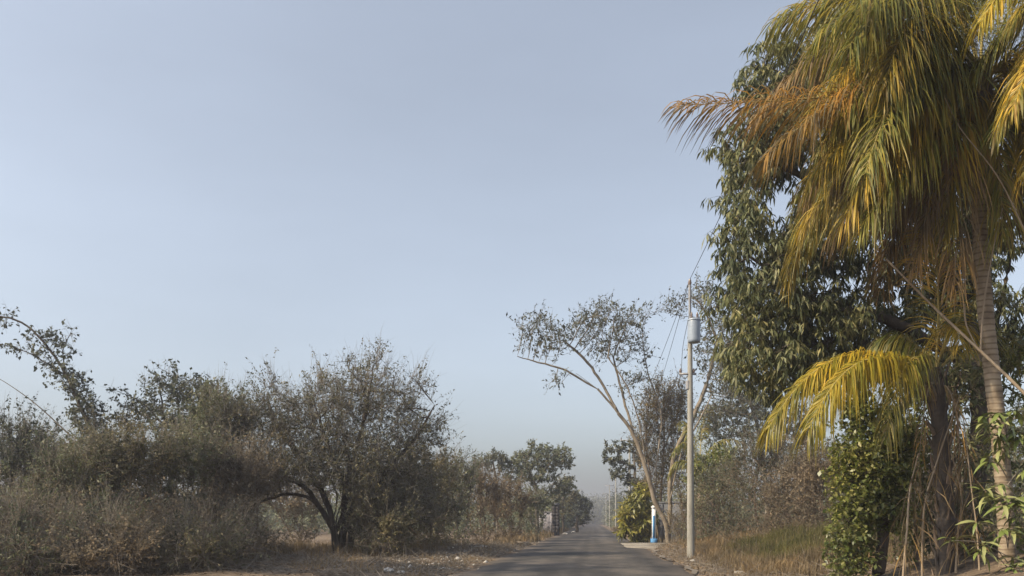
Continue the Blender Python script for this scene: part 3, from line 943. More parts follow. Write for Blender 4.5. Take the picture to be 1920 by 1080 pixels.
plant('leafy_sapling', 'dark leafy sapling tangled between the short palm and the mango trunk', 'sapling', (1800, 1100, 16.0),
      [[(1800, 1105, 16), (1795, 980, 16), (1800, 860, 16), (1790, 740, 16)], [(1795, 980, 16), (1830, 900, 16), (1850, 800, 16)], [(1800, 1105, 16), (1740, 960, 16), (1725, 860, 16)]],
      [(1800, 720, 16, 40, 60, .7), (1735, 850, 16, 40, 70, .7), (1840, 850, 16, 30, 70, .6, .8), (1815, 960, 16, 40, 60, .7), (1745, 990, 16, 40, 60, .7), (1850, 1030, 15.6, 34, 50, .6)],
      620, .17, M['mango'], M['bark_brown'], M['twig_dry'], kill=.22, tip=.006, rmax=.05, twig_k=3, twig_len=.35, leaves_per=4, leaf_len=.15, leaf_w=.045, droop=.5, split=.03)
plant('leafy_bush', 'loose bush filling between the tall leafy bush and the dead fronds', 'bush', (1720, 1100, 15.8),
      [[(1720, 1105, 15.8), (1715, 960, 15.8), (1705, 830, 15.8)], [(1715, 960, 15.8), (1740, 900, 15.8)]],
      [(1705, 800, 15.8, 36, 50, .6), (1720, 900, 15.8, 30, 60, .6, .8), (1700, 1010, 15.8, 24, 50, .5, .6)],
      420, .15, M['bright'], M['bark_brown'], M['twig_dry'], kill=.2, tip=.005, rmax=.04, twig_k=3, twig_len=.3, leaves_per=5, leaf_len=.085, leaf_w=.04, droop=.3, split=.03)
# broad leaf climbers on the palm trunk: every leaf its own piece
def broad_plant(label, base, n, lo, hi, L, wd, sprd):
    """leafy shoots, each a rosette of long bent leaves; every leaf its own piece"""
    b = W(*base)
    rt = thing('broad_leaf_plant', label, 'plant', b, 'broad leaf plants at the right edge')
    st = MB()
    meshes = {}
    for mk in ('leaf_a', 'leaf_b'):
        for v_ in range(4):
            l = L * R.uniform(.7, 1.2); w_ = wd * R.uniform(.8, 1.2); bend = R.uniform(.25, .6)
            rows = []; q = np.zeros(3)
            for j, (wf, f_) in enumerate(((.10, 0), (.75, .22), (1.0, .25), (.75, .25), (.02, .28))):
                dd = unit(np.array([1.0, 0, .35 - bend * j]))
                q = q + dd * l * f_
                up_ = np.array([-dd[2], 0, dd[0]])
                sd = np.array([0, 1.0, 0])
                rows += [q + sd * w_ * .5 * wf + up_ * w_ * .12 * wf, q, q - sd * w_ * .5 * wf + up_ * w_ * .12 * wf]
            Q = []
            for j in range(4):
                Q += [[3 * j, 3 * j + 1, 3 * j + 4, 3 * j + 3], [3 * j + 1, 3 * j + 2, 3 * j + 5, 3 * j + 4]]
            me = MB().add(np.array(rows), Q).mesh('leaf', smooth=True); me.materials.append(M[mk])
            meshes.setdefault(mk, []).append(me)
    for c_ in range(n):
        y = R.uniform(lo, hi); x = base[0] + R.normal(0, sprd)
        p = W(x, y, base[2] - R.uniform(.0, .6))
        tube(st, catmull([W(base[0], y + 30, base[2]), (W(base[0], y + 22, base[2]) + p) / 2 + np.array([0, 0, .05]), p], .08), .008, 5)
        a0 = R.uniform(0, 6.28)
        for k in range(9):
            mk = 'leaf_a' if R.random() < .6 else 'leaf_b'
            o = bpy.data.objects.new('leaf', meshes[mk][R.integers(4)])
            COL.objects.link(o); o.parent = rt
            o.location = tuple(p - b + R.normal(0, .02, 3))
            o.rotation_euler = (R.normal(0, .2), R.uniform(-.5, .35), a0 + k * 2.4)
            s_ = R.uniform(.6, 1.15); o.scale = (s_, s_, s_)
    obj('stem', st, M['twig_dry'], rt, b, smooth=True)
M['leaf_a'] = rough_mat('broad_leaf_green', [(.09, .12, .03), (.15, .18, .05)], 6, bump=.1, rough=.4, spec=.5)
M['leaf_b'] = rough_mat('broad_leaf_pale', [(.17, .19, .07), (.26, .26, .11)], 6, bump=.1, rough=.45, spec=.5)
broad_plant('broad leaf plant around the middle of the coconut palm trunk, upper of two', (1888, 850, 12.7), 16, 770, 890, .34, .06, 30)
broad_plant('broad leaf plant around the foot of the coconut palm trunk, lower of two', (1890, 1000, 12.6), 22, 910, 1070, .36, .065, 34)
plant('leafy_bush', 'sunlit leafy sapling at the right edge beyond the coconut palm trunk', 'bush', (1935, 1110, 14.5),
      [[(1935, 1110, 14.5), (1930, 900, 14.5), (1925, 700, 14.5)]], [(1910, 700, 14.5, 35, 90, .5), (1915, 860, 14.5, 40, 70, .5), (1930, 1000, 14.4, 30, 70, .5)],
      350, .18, M['bright'], M['bark'], tip=.006, rmax=.05, twig_k=3, twig_len=.35, leaves_per=6, leaf_len=.13, leaf_w=.05, droop=.4, split=.03)

# ================================================================== RIGHT: middle distance
D = 46.0
plant('roadside_tree', 'leaning roadside tree with two tan trunks and sparse grey-green crown beside the driveway', 'tree', (1250, 1019, D),
      [[(1252, 1020, D), (1250, 985, D), (1228, 940, D), (1212, 880, D), (1190, 820, D), (1160, 775, D), (1120, 730, D), (1080, 700, D)],
       [(1252, 1020, D + .2), (1256, 960, D), (1257, 900, D), (1270, 840, D), (1300, 780, D + .5), (1325, 720, D + 1), (1345, 640, D + 1)],
       [(1256, 960, D), (1262, 910, D - .4), (1278, 850, D - .5), (1310, 790, D - 1), (1335, 740, D - 1)],
       [(1190, 820, D), (1165, 730, D + .5), (1150, 670, D + 1)],
       [(1212, 880, D), (1200, 800, D - .6), (1178, 730, D - 1), (1140, 670, D - 1)],
       [(1120, 730, D), (1060, 694, D), (1010, 680, D), (970, 668, D)],
       [(1228, 940, D), (1232, 860, D + .6), (1240, 780, D + 1), (1215, 700, D + 1)],
       [(1160, 775, D), (1110, 690, D + .4), (1060, 640, D + .6)]],
      [(1000, 610, D, 36, 30, 1.2), (1045, 635, D, 42, 34, 1.4), (1095, 615, D, 34, 34, 1.4), (1135, 600, D, 46, 36, 1.6), (1180, 615, D + .5, 34, 42, 1.4), (1150, 650, D, 50, 24, 1.4),
       (1205, 655, D + .5, 20, 36, 1), (1042, 715, D, 26, 10, .8), (1185, 720, D, 30, 30, 1, .6), (985, 668, D, 14, 4, .4, .6),
       (1318, 560, D + 1, 34, 34, 1.2, 1.5), (1260, 580, D + 1, 26, 16, .8, 1.3), (1345, 620, D + 1, 36, 40, 1.4, 1.5), (1350, 700, D + 1, 40, 50, 1.4, 1.6), (1320, 660, D + 1, 22, 34, 1, 1.2), (1385, 760, D, 36, 44, 1, 1.5), (1340, 790, D, 40, 30, 1, 1.2)],
      1500, .36, M['greygreen'], M['bark_tan'], kill=.42, tip=.012, power=2.0, rmax=.20, twig_k=3, twig_len=.85, twig_up=.45, twig_r=.7, leaves_per=6, leaf_len=.17, leaf_w=.08, droop=.2, leaf_from=1, split=.05)

plant('tall_shrub', 'tall brown-green upright shrub behind the roadside tree', 'shrub', (1240, 1010, 50),
      [[(1240, 1012, 50), (1240, 930, 50), (1245, 850, 50)], [(1240, 1012, 50), (1255, 940, 50), (1270, 860, 50)], [(1240, 1012, 50), (1225, 930, 50), (1215, 860, 50)]],
      [(1235, 770, 50, 32, 55, 1.3), (1265, 800, 50, 34, 80, 1.5), (1215, 830, 50, 26, 60, 1.3), (1250, 880, 50, 50, 50, 1.5), (1225, 920, 50, 30, 30, 1.2)],
      1900, .36, M['brushy'], M['bark_brown'], kill=.36, tip=.012, rmax=.10, twig_k=5, twig_len=.9, twig_up=.7, leaves_per=6, leaf_len=.15, leaf_w=.055, droop=.1, split=.05, up=.2, shoots=160, shoot_len=1.6)

plant('garden_bush', 'yellow-green bush with large leaves left of blue and white gate post', 'bush', (1195, 1012, 51),
      [[(1195, 1014, 51), (1195, 980, 51), (1195, 940, 51)], [(1195, 1014, 51), (1180, 980, 51)], [(1195, 1014, 51), (1208, 975, 51)]],
      [(1192, 965, 49, 26, 34, 1), (1205, 930, 49, 14, 22, .8), (1178, 990, 49, 16, 18, .8), (1212, 975, 49, 12, 30, .8)],
      420, .30, M['yellowgreen'], M['bark_brown'], tip=.012, rmax=.06, twig_k=5, twig_len=.5, leaves_per=12, leaf_len=.36, leaf_w=.11, droop=.5, split=.04)

D = 62.0
plant('layered_tree', 'far tree with flat layered branches behind the second utility pole', 'tree', (1192, 1009, D),
      [[(1192, 1010, D), (1192, 940, D), (1190, 880, D), (1188, 830, D)], [(1190, 880, D), (1165, 866, D), (1140, 860, D)], [(1190, 850, D), (1165, 842, D), (1135, 846, D)], [(1192, 900, D), (1170, 890, D), (1150, 892, D)]],
      [(1150, 846, D, 24, 2.0, 1.2), (1160, 834, D, 20, 2.0, 1.2), (1148, 862, D, 22, 2.0, 1.2), (1165, 878, D, 24, 2.0, 1.2), (1160, 895, D, 22, 2.0, 1), (1195, 830, D, 26, 6, 1.4), (1205, 860, D, 24, 8, 1.4), (1192, 905, D, 26, 8, 1.4), (1200, 925, D, 24, 8, 1.4)],
      420, .40, M['greygreen'], M['bark'], tip=.018, rmax=.14, twig_k=3, twig_len=.4, twig_up=0, leaves_per=14, leaf_len=.24, leaf_w=.13, droop=0, split=.06)

plant('broad_shrub', 'bright leafy shrub right behind the nearest utility pole', 'shrub', (1345, 1025, 40),
      [[(1345, 1027, 40), (1345, 960, 40), (1340, 890, 40)], [(1345, 960, 40), (1370, 900, 40)], [(1345, 960, 40), (1310, 900, 40)]],
      [(1320, 880, 40, 28, 26, 1), (1355, 862, 40, 34, 24, 1.2), (1335, 905, 40, 40, 18, 1), (1300, 895, 40, 14, 20, .7)],
      560, .30, M['bright'], M['bark_brown'], tip=.012, rmax=.09, twig_k=4, twig_len=.45, leaves_per=12, leaf_len=.20, leaf_w=.085, droop=.3, split=.05)
# small palm frond clump behind the utility pole
pb4 = W(1310, 1012, 44); pb4[2] = gz(pb4) - .05
palm4 = thing('young_palm', 'young palm with dull arching fronds just right of the nearest utility pole', 'palm tree', pb4)
palm_trunk([(1312, 1024, 44), (1312, 960, 44), (1313, 900, 44)], .16, .13, palm4, pb4, M['bark_brown'], ring=.2)
for b_, c_, t_ in [((1313, 905, 44), (1325, 800, 44), (1395, 830, 44)), ((1313, 905, 44), (1300, 790, 43), (1262, 850, 42.5)), ((1313, 905, 44), (1345, 820, 42.6), (1385, 880, 42)),
                   ((1313, 905, 44), (1310, 790, 45), (1330, 760, 46)), ((1313, 905, 44), (1280, 830, 44.6), (1255, 890, 45)), ((1313, 905, 44), (1300, 800, 45), (1280, 790, 46))]:
    fpx(palm4, pb4, b_, c_, t_, 'frond_green', n=60, L=.9, g=1.6, w=.04, r=.03)

# dry brush between the pole and the leafy bush
DB = [(1345, 1020, 37, [(1335, 950, 37, 34, 50, 1.2), (1360, 920, 37, 30, 40, 1.1)], 'dry brown shrub directly right of the nearest utility pole', 'olive'),
      (1420, 1022, 34, [(1410, 905, 34, 44, 60, 1.4), (1440, 855, 34, 34, 40, 1.2), (1400, 840, 34, 16, 30, .6)], 'tall tangled grey-green shrub between young palm and yellow frond', 'greygreen'),
      (1480, 1030, 31, [(1480, 945, 31, 50, 45, 1.3), (1500, 905, 31, 36, 34, 1.2)], 'dry brown shrub under the tip of the yellow frond', 'redleaf'),
      (1545, 1035, 29, [(1540, 940, 29, 45, 60, 1.2), (1530, 890, 29, 40, 35, 1.1)], 'dry brown shrub touching the left side of the tall leafy bush', 'dryleaf'),
      (1700, 1030, 28, [(1690, 950, 28, 60, 60, 1.3), (1740, 930, 28, 60, 60, 1.3)], 'brown scrub seen low between the leafy bush and palm trunks', 'dryleaf'),
      (1850, 1030, 27, [(1850, 940, 27, 80, 70, 1.4)], 'brown scrub seen low behind the coconut palm trunk', 'olive')]
DB.append((1282, 1014, 44.5, [(1278, 985, 44.5, 18, 22, .8), (1300, 965, 44.5, 16, 30, .8)], 'thin dry weeds in front of the grey rendered wall', 'brushy'))
for x, y, d, lb, label, lm in DB:
    lb = lb + ([(x - 10, y - 25, d - .5, 55, 24, 1.2, .9), (x + 30, y - 35, d + .5, 40, 30, 1.2, .9)] if d < 40 else [])
    plant('dry_shrub', label, 'shrub', (x, y, d), [[(x, y + 8, d), (x, y - 40, d), (x - 5, y - 80, d)], [(x, y + 8, d), (x + 25, y - 45, d)], [(x, y + 8, d), (x - 28, y - 45, d)]],
          lb, 900, .27, M[lm], M['bark_brown'], M['twig_red'], kill=.3, tip=.009, rmax=.05, twig_k=5, twig_len=.8, twig_up=.3, leaves_per=7, leaf_len=.10, leaf_w=.045, droop=.3, split=.03, twig_only=.3, twig_r=.7, shoots=200, shoot_len=1.3, group='dry shrubs on the right verge')

# green trees filling behind the brush on the right
plant('background_tree', 'hazy grey-green tree behind the mango, right of the roadside tree', 'tree', (1440, 1008, 58),
      [[(1440, 1010, 58), (1435, 900, 58), (1420, 800, 58), (1400, 740, 58)], [(1435, 900, 58), (1470, 820, 58)]],
      [(1400, 770, 58, 50, 60, 2), (1450, 790, 58, 50, 50, 2), (1380, 690, 58, 34, 60, 1.5), (1340, 800, 58, 30, 50, 1.5), (1500, 800, 58, 40, 50, 2)],
      1000, .45, M['greygreen'], M['bark'], tip=.018, rmax=.18, twig_k=4, twig_len=.6, leaves_per=14, leaf_len=.2, leaf_w=.09, split=.06)
plant('background_tree', 'brown-green tree far behind the bright shrub and dry brush', 'tree', (1560, 1012, 52),
      [[(1560, 1014, 52), (1560, 930, 52), (1560, 860, 52)]], [(1500, 880, 52, 60, 40, 2), (1580, 870, 52, 60, 50, 2), (1660, 880, 52, 60, 50, 2)],
      900, .42, M['olive'], M['bark_brown'], tip=.016, rmax=.14, twig_k=4, twig_len=.7, leaves_per=14, leaf_len=.16, leaf_w=.07, split=.06)
plant('background_tree', 'leafy tree far behind the palm trunks at right', 'tree', (1840, 1012, 46),
      [[(1840, 1022, 46), (1840, 900, 46), (1840, 800, 46)]], [(1760, 870, 46, 60, 60, 2), (1860, 860, 46, 70, 70, 2), (1930, 820, 46, 50, 80, 2)],
      900, .40, M['olive'], M['bark_brown'], tip=.016, rmax=.14, twig_k=4, twig_len=.6, leaves_per=12, leaf_len=.16, leaf_w=.07, split=.06)

# ================================================================== LEFT
def stemset(x, y, d, h=60, s=30):
    return [[(x, y + 8, d), (x + 3, y - h * .5, d), (x - 4, y - h, d)], [(x, y + 8, d), (x + s, y - h * .8, d)], [(x, y + 8, d), (x - s, y - h * .8, d)], [(x, y + 8, d), (x + s * .3, y - h * .7, d - .6)]]

D = 30.0
plant('arching_tree', 'tree smothered in vines, arching over to the left above the scrub', 'tree', (195, 1043, D),
      [[(195, 1045, D), (190, 940, D), (180, 830, D), (150, 760, D), (125, 705, D), (85, 645, D), (40, 605, D), (-20, 592, D), (-80, 600, D)],
       [(125, 705, D), (60, 665, D), (0, 645, D), (-60, 650, D)], [(125, 705, D), (118, 660, D), (135, 618, D)], [(150, 760, D), (105, 690, D)]],
      [(180, 825, D, 28, 40, .8, 8), (162, 772, D, 24, 40, .7, 9), (142, 728, D, 20, 34, .6, 9), (112, 690, D, 26, 28, .5), (75, 640, D, 36, 26, .6), (10, 600, D, 45, 16, .5), (-60, 605, D, 40, 20, .5),
       (132, 640, D, 10, 30, .3), (105, 650, D, 22, 20, .4), (20, 650, D, 50, 8, .3, .6), (190, 880, D, 40, 50, 1)],
      1800, .22, M['vine'], M['bark_dark'], M['twig_grey'], kill=.25, tip=.008, power=2.1, rmax=.10, twig_k=4, twig_len=.42, leaves_per=4, leaf_len=.125, leaf_w=.085, droop=.5, split=.04, spread=1.2, thin_top=.3, twig_r=.7)
plant('vine_shrub', 'round topped shrub overgrown with vines right of the arching tree', 'shrub', (325, 1041, 31),
      [[(325, 1045, 31), (320, 900, 31), (310, 800, 31), (300, 730, 31)], [(320, 900, 31), (360, 790, 31), (380, 740, 31)], [(310, 800, 31), (262, 752, 31), (205, 728, 31)]],
      [(310, 722, 31, 40, 24, .9), (352, 740, 31, 44, 34, 1), (390, 745, 31, 26, 30, .8), (275, 768, 31, 36, 24, .9), (340, 790, 31, 80, 30, 1.2), (300, 692, 31, 6, 14, .2), (215, 733, 31, 20, 4, .3), (235, 795, 31, 26, 22, .6)],
      1000, .24, M['vine'], M['bark_dark'], M['twig_grey'], kill=.25, tip=.008, power=2.1, rmax=.08, twig_k=4, twig_len=.45, leaves_per=4, leaf_len=.12, leaf_w=.08, shoots=120, shoot_len=.7, droop=.5, split=.04, spread=1.2, thin_top=.5, twig_r=.7)

D = 29.0
plant('spreading_tree', 'wide dark tree with arching lower limb and ragged crown on left roadside', 'tree', (640, 1043, D),
      [[(640, 1046, D), (628, 1005, D), (606, 960, D), (575, 932, D), (540, 926, D), (490, 940, D), (440, 965, D)],
       [(640, 1046, D), (642, 970, D), (650, 900, D), (680, 800, D), (695, 720, D)],
       [(648, 1044, D), (672, 970, D), (720, 890, D), (780, 820, D), (815, 760, D)],
       [(634, 1030, D), (612, 940, D), (570, 870, D), (520, 800, D), (500, 740, D)],
       [(642, 1010, D), (660, 940, D - .6), (620, 850, D - .8), (590, 760, D - .6)],
       [(606, 960, D), (560, 905, D - .5), (480, 890, D - .8), (420, 880, D - 1)],
       [(645, 1040, D + .3), (655, 960, D + .6), (740, 900, D + 1), (800, 870, D + 1)],
       [(628, 1005, D), (650, 940, D + .4), (655, 880, D + .5), (640, 800, D + .5)],
       [(632, 1046, D + .3), (645, 1000, D + .3), (640, 940, D + .2), (660, 870, D)], [(650, 1046, D - .3), (655, 1000, D - .3), (665, 940, D - .4), (740, 880, D - .5)], [(638, 1046, D - .3), (630, 980, D - .4), (645, 920, D - .5), (620, 860, D - .6)],
       [(655, 1046, D + .2), (668, 985, D + .1), (676, 930, D), (700, 860, D)], [(626, 1047, D - .2), (622, 990, D - .2), (632, 930, D - .3), (600, 860, D - .3)]],
      [(460, 800, D, 55, 45, 2), (540, 785, D, 60, 50, 2.2), (560, 845, D, 80, 50, 2.4), (635, 775, D, 68, 65, 2.4), (695, 735, D, 48, 48, 1.8, .7), (745, 765, D, 48, 55, 2, .7), (780, 820, D, 40, 45, 1.8, .7),
       (720, 855, D, 85, 50, 2.4, 1.2), (640, 860, D, 80, 55, 2.4, 1.2), (490, 865, D, 90, 45, 2.2), (425, 860, D, 45, 50, 1.8), (510, 725, D, 12, 36, .5), (595, 722, D, 8, 28, .4), (655, 690, D, 8, 30, .4), (706, 680, D, 18, 28, .8), (785, 715, D, 20, 20, .8), (820, 820, D, 16, 44, .8, .8),
       (700, 920, D + 1, 70, 40, 1.5, 1.3), (440, 925, D, 70, 26, 1.6, .8), (760, 905, D, 65, 40, 1.8, 1.4), (740, 960, D + .5, 60, 35, 1.5, 1.3), (680, 955, D + .3, 40, 40, 1.2, 1.3),
       (620, 895, D - 1.5, 60, 30, .9, 1.8), (690, 905, D - 1.2, 50, 50, 1.0, 1.6), (690, 985, D + .4, 36, 30, 1.0, 1.3), (560, 885, D - 1.3, 70, 28, 1.2, 1.6), (480, 905, D - 1.2, 60, 24, 1.2, 1.4), (780, 945, D + .4, 50, 40, 1.2, 1.3)],
      5600, .26, M['olive_dark'], M['bark_dark'], M['twig_grey'], kill=.27, tip=.008, power=2.0, rmax=.27, twig_k=5, twig_len=.62, twig_up=.45, leaves_per=7, leaf_len=.095, leaf_w=.04, droop=.1, split=.04, leaf_from=1, twig_only=.2, shoots=1000, shoot_len=1.15, thin_top=.6, twig_r=.8)

LB = [  # x, base y, depth, lobes, label, leaf, twig
    (30, 1060, 24, [(20, 835, 24, 55, 40, 1.3), (60, 870, 24, 40, 40, 1.2), (0, 920, 24, 70, 60, 1.5)], 'dark leafy shrub in the left corner', 'vine', 'twig_grey', 5),
    (110, 1070, 22, [(100, 960, 22, 70, 60, 1.4), (150, 900, 22.5, 60, 50, 1.4)], 'olive thorny shrub below the arching tree', 'olive', 'twig_dry', 4),
    (240, 1068, 23, [(245, 870, 23, 75, 50, 1.5), (220, 950, 23, 70, 60, 1.5)], 'dense olive shrub below the vine shrub', 'olive_dark', 'twig_dry', 5),
    (350, 1062, 25, [(350, 870, 25, 65, 50, 1.5), (340, 950, 25, 75, 60, 1.5)], 'olive-brown twiggy shrub left of the spreading tree', 'olive', 'twig_dry', 4),
    (445, 1055, 26, [(450, 900, 26, 55, 50, 1.3), (430, 970, 26, 60, 40, 1.3)], 'brown twiggy shrub under the left side of the spreading tree', 'dryleaf', 'twig_dry', 3),
    (50, 1075, 20, [(40, 1000, 20, 90, 50, 1.2), (140, 1020, 20, 60, 40, 1.2)], 'low dry bramble at the bottom left corner', 'dryleaf', 'twig_dry', 3),
    (300, 1068, 22.5, [(300, 1000, 22.5, 70, 40, 1.2), (380, 1000, 23, 60, 45, 1.2)], 'low reddish bramble in front of the olive shrubs', 'redleaf', 'twig_red', 3),
    (200, 1076, 20.5, [(200, 1020, 20.5, 80, 45, 1.2)], 'low greenish bramble at the bottom of the left scrub', 'olive', 'twig_dry', 4),
    (760, 1028, 36, [(740, 950, 36, 60, 45, 1.5), (790, 960, 36, 45, 40, 1.4)], 'dull green shrub just right of the spreading tree trunk', 'olive', 'twig_dry', 4),
    (850, 1022, 40, [(845, 930, 40, 40, 50, 1.5), (870, 900, 40, 30, 30, 1.2)], 'grey twiggy shrub between spreading tree and reddish shrubs', 'olive', 'twig_grey', 3),
    (905, 1018, 45, [(900, 930, 45, 40, 45, 1.5)], 'reddish-brown bare shrub on left roadside', 'redleaf', 'twig_red', 2),
    (955, 1012, 52, [(950, 945, 52, 40, 38, 1.8)], 'orange-brown dry shrub in front of the far leafy trees', 'redleaf', 'twig_red', 3),
    (1000, 1008, 60, [(995, 960, 60, 30, 30, 1.6)], 'dull brown shrub left of the dark stone pillar', 'olive', 'twig_dry', 4),
    (560, 1020, 42, [(560, 940, 42, 60, 40, 1.6), (500, 920, 42, 50, 40, 1.6)], 'yellowish dry shrub seen through the arch of the spreading tree', 'dryleaf', 'twig_dry', 4),
    (690, 1022, 40, [(690, 930, 40, 60, 50, 1.6)], 'olive shrub behind the trunk of the spreading tree', 'olive', 'twig_dry', 4),
    (40, 1083, 18.8, [(30, 1040, 18.8, 90, 32, .9)], 'nearest low dry bramble in the bottom left corner', 'olive', 'twig_dry', 3),
    (210, 1082, 18.9, [(200, 1046, 18.9, 90, 28, .9)], 'low bramble at the bottom edge, right of the corner bramble', 'dryleaf', 'twig_dry', 3),
    (360, 1078, 19.6, [(360, 1048, 19.6, 70, 24, .8)], 'low bramble at the bottom edge where the left scrub ends', 'olive_dark', 'twig_dry', 3),
    (800, 1030, 34, [(790, 890, 34, 75, 36, 1.5), (740, 950, 34, 60, 40, 1.5), (820, 960, 34, 50, 40, 1.5)], 'dark green dense shrub under the right side of the spreading tree', 'olive_dark', 'twig_dry', 5),
    (715, 1046, 27.8, [(706, 985, 27.8, 34, 42, .8), (740, 1000, 27.8, 36, 32, .8)], 'low dark brush hiding the right side of the spreading tree trunk', 'olive_dark', 'twig_dry', 4),
    (130, 1050, 27, [(120, 890, 27, 80, 50, 1.6), (190, 900, 27, 60, 50, 1.6)], 'dark shrub at the foot of the arching tree', 'olive_dark', 'twig_dry', 5),
    (420, 1045, 29, [(415, 790, 29, 60, 50, 1.6), (380, 860, 29, 70, 60, 1.6)], 'tall olive shrub between vine shrub and spreading tree', 'olive', 'twig_dry', 5),
    (400, 1068, 22, [(400, 1020, 22, 70, 40, 1.1), (470, 1030, 22.5, 40, 28, 1.0)], 'low tangled bramble at the edge of the bare left verge', 'dryleaf', 'twig_dry', 4),
]
for x, y, d, lb, label, lm, tw_, lp in LB:
    lb = lb + [(x, y - 25 * 25 / d, d - .4, 60 * 25 / d, 24 * 25 / d, 1.1, .8)]
    plant('scrub_shrub', label, 'shrub', (x, y, d), stemset(x, y, d, 70 * 24 / d, 40 * 24 / d), lb, 1100, .25 * (d / 25) ** .5, M[lm], M['bark_brown'], M[tw_], tip=.008 * (d / 25) ** .5, rmax=.05,
          twig_k=6, twig_len=.65, twig_up=.3, leaves_per=lp * 2 + 1, leaf_len=.095 * (d / 25) ** .4, leaf_w=.042 * (d / 25) ** .4, droop=.15, split=.03, twig_only=.3, twig_r=.9, shoots=460, shoot_len=1.1, thin_top=.6, group='scrub along the left roadside')

D = 66.0
plant('slender_tree', 'slender far tree with small crown left of the larger leafy tree', 'tree', (932, 1006, D),
      [[(932, 1008, D), (932, 950, D), (930, 900, D), (925, 870, D)]], [(925, 858, D, 22, 14, 1.2), (910, 872, D, 24, 8, 1.2), (940, 872, D, 20, 16, 1.2)],
      380, .40, M['greygreen'], M['bark'], tip=.016, rmax=.10, twig_k=4, twig_len=.5, leaves_per=12, leaf_len=.2, leaf_w=.1, split=.06)
plant('leafy_tree', 'larger far leafy tree with round green crown on the left roadside', 'tree', (1008, 1006, D),
      [[(1008, 1008, D), (1006, 950, D), (1004, 910, D), (985, 870, D)], [(1004, 910, D), (1030, 870, D), (1040, 850, D)], [(1006, 950, D), (1040, 905, D)]],
      [(975, 866, D, 28, 22, 1.8), (1010, 850, D, 32, 18, 1.8), (1042, 858, D, 30, 22, 1.8), (1005, 890, D, 40, 24, 2), (1060, 868, D, 18, 14, 1.2), (1062, 910, D, 18, 16, 1.2), (1020, 930, D, 30, 20, 1.6, .7), (960, 900, D, 16, 18, 1.2)],
      1200, .42, M['olive'], M['bark'], tip=.016, power=2.1, rmax=.16, twig_k=4, twig_len=.5, leaves_per=14, leaf_len=.2, leaf_w=.1, split=.06)
plant('dark_tree', 'small dark round tree at the far roadside past the stone pillar', 'tree', (1082, 998, 95),
      [[(1082, 1000, 95), (1082, 975, 95), (1086, 955, 95)]], [(1084, 942, 95, 16, 16, 2), (1097, 952, 95, 13, 18, 2), (1086, 968, 95, 20, 14, 2), (1070, 960, 95, 12, 16, 2)],
      420, .5, M['vine'], M['bark_dark'], tip=.025, rmax=.2, twig_k=5, twig_len=.7, leaves_per=14, leaf_len=.3, leaf_w=.16, split=.08)

plant('leafy_tree', 'smaller leafy tree stepping down between the larger leafy tree and the far dark tree', 'tree', (1056, 1001, 84),
      [[(1056, 1003, 84), (1056, 960, 84), (1058, 920, 84)]], [(1060, 905, 84, 18, 16, 1.8), (1050, 925, 84, 20, 16, 1.8), (1074, 928, 84, 14, 16, 1.6), (1058, 950, 84, 22, 16, 1.8)],
      380, .5, M['olive_dark'], M['bark_dark'], tip=.02, rmax=.14, twig_k=4, twig_len=.6, leaves_per=12, leaf_len=.24, leaf_w=.12, split=.06)
# tall trees just outside the left edge, whose shade crosses the foreground
for (X_, Y_, H_, r_, lab) in ((-15.4, 16.2, 14.5, 3.0, 'tall tree outside the left edge whose shade crosses the near road'),):
    def px(x, y, z): return (HX + x / y * F, HY - (z - CAMZ) / y * F, y)
    f_ = F / Y_
    plant('shade_tree', lab, 'tree', px(X_, Y_, 0), [[px(X_, Y_, 0), px(X_ + .2, Y_, H_ * .3), px(X_, Y_, H_ * .6), px(X_ + .3, Y_, H_ * .85)]],
          [(*px(X_, Y_, H_ * .78), r_ * f_, H_ * .24 * f_, r_), (*px(X_ + .8, Y_ + .6, H_ * .62), r_ * .9 * f_, H_ * .14 * f_, r_)], 700, .4, M['olive_dark'], M['bark'], tip=.014, rmax=.2,
          twig_k=4, twig_len=.6, leaves_per=9, leaf_len=.17, leaf_w=.08, split=.05)

# bare pale branch poking out at left
m_ = MB(); c = catmull([W(130, 815, 24), W(70, 760, 24), W(18, 722, 24), W(-20, 700, 24)], .15)
tube(m_, c, np.linspace(.022, .008, len(c)), 6)
o = obj('bare_branch', m_, M['bark'], None, c[0], smooth=True); o.location = tuple(c[0])
tag(o, 'bare thin branch sticking out of the scrub below the arching tree', 'branch')

# far scrub reading as one mass
def mass(name, boxes, leaf, n, size):
    mb = MB()
    for (x0, x1, d0, d1, h0, h1, w_) in boxes:
        k = int(n * w_)
        cl = k // 60 + 1
        cd = R.uniform(d0, d1, cl)
        cx = (R.uniform(x0, x1, cl) - HX) / F * cd
        ch = R.uniform(h0, h1, cl)
        ix = R.integers(0, cl, k)
        v = unit(R.normal(0, 1, (k, 3))) * R.random((k, 1)) ** .4
        p = np.stack([cx[ix] + v[:, 0] * ch[ix] * .45, cd[ix] + v[:, 1] * ch[ix] * .45, ch[ix] * (.5 + v[:, 2] * .5)], 1)
        uu, _ = UV(p)
        p = p[(np.abs(uu) > 4.2) | (p[:, 1] > 335)]
        k = len(p)
        s = size * np.sqrt(p[:, 1] / 120.0) * R.uniform(.6, 1.3, k)
        leaf_quads(mb, p, R.normal(0, 1, (k, 3)), R.normal(0, .7, (k, 3)) + np.array([0, -.3, .7]), s, s * .55)
    return obj(name, mb, leaf, kind='stuff')
far = mass('far_scrub', [(-500, 1090, 70, 130, 2.5, 6.0, 1.0), (1160, 2600, 75, 130, 3, 7.0, 1.0), (1015, 1092, 80, 170, 2.2, 4.6, .5), (1118, 1175, 70, 220, 2.0, 4.2, .5)], M['olive'], 70000, .45)
tag(far, 'hazy mass of scrub and trees behind the roadside plants', 'scrub')
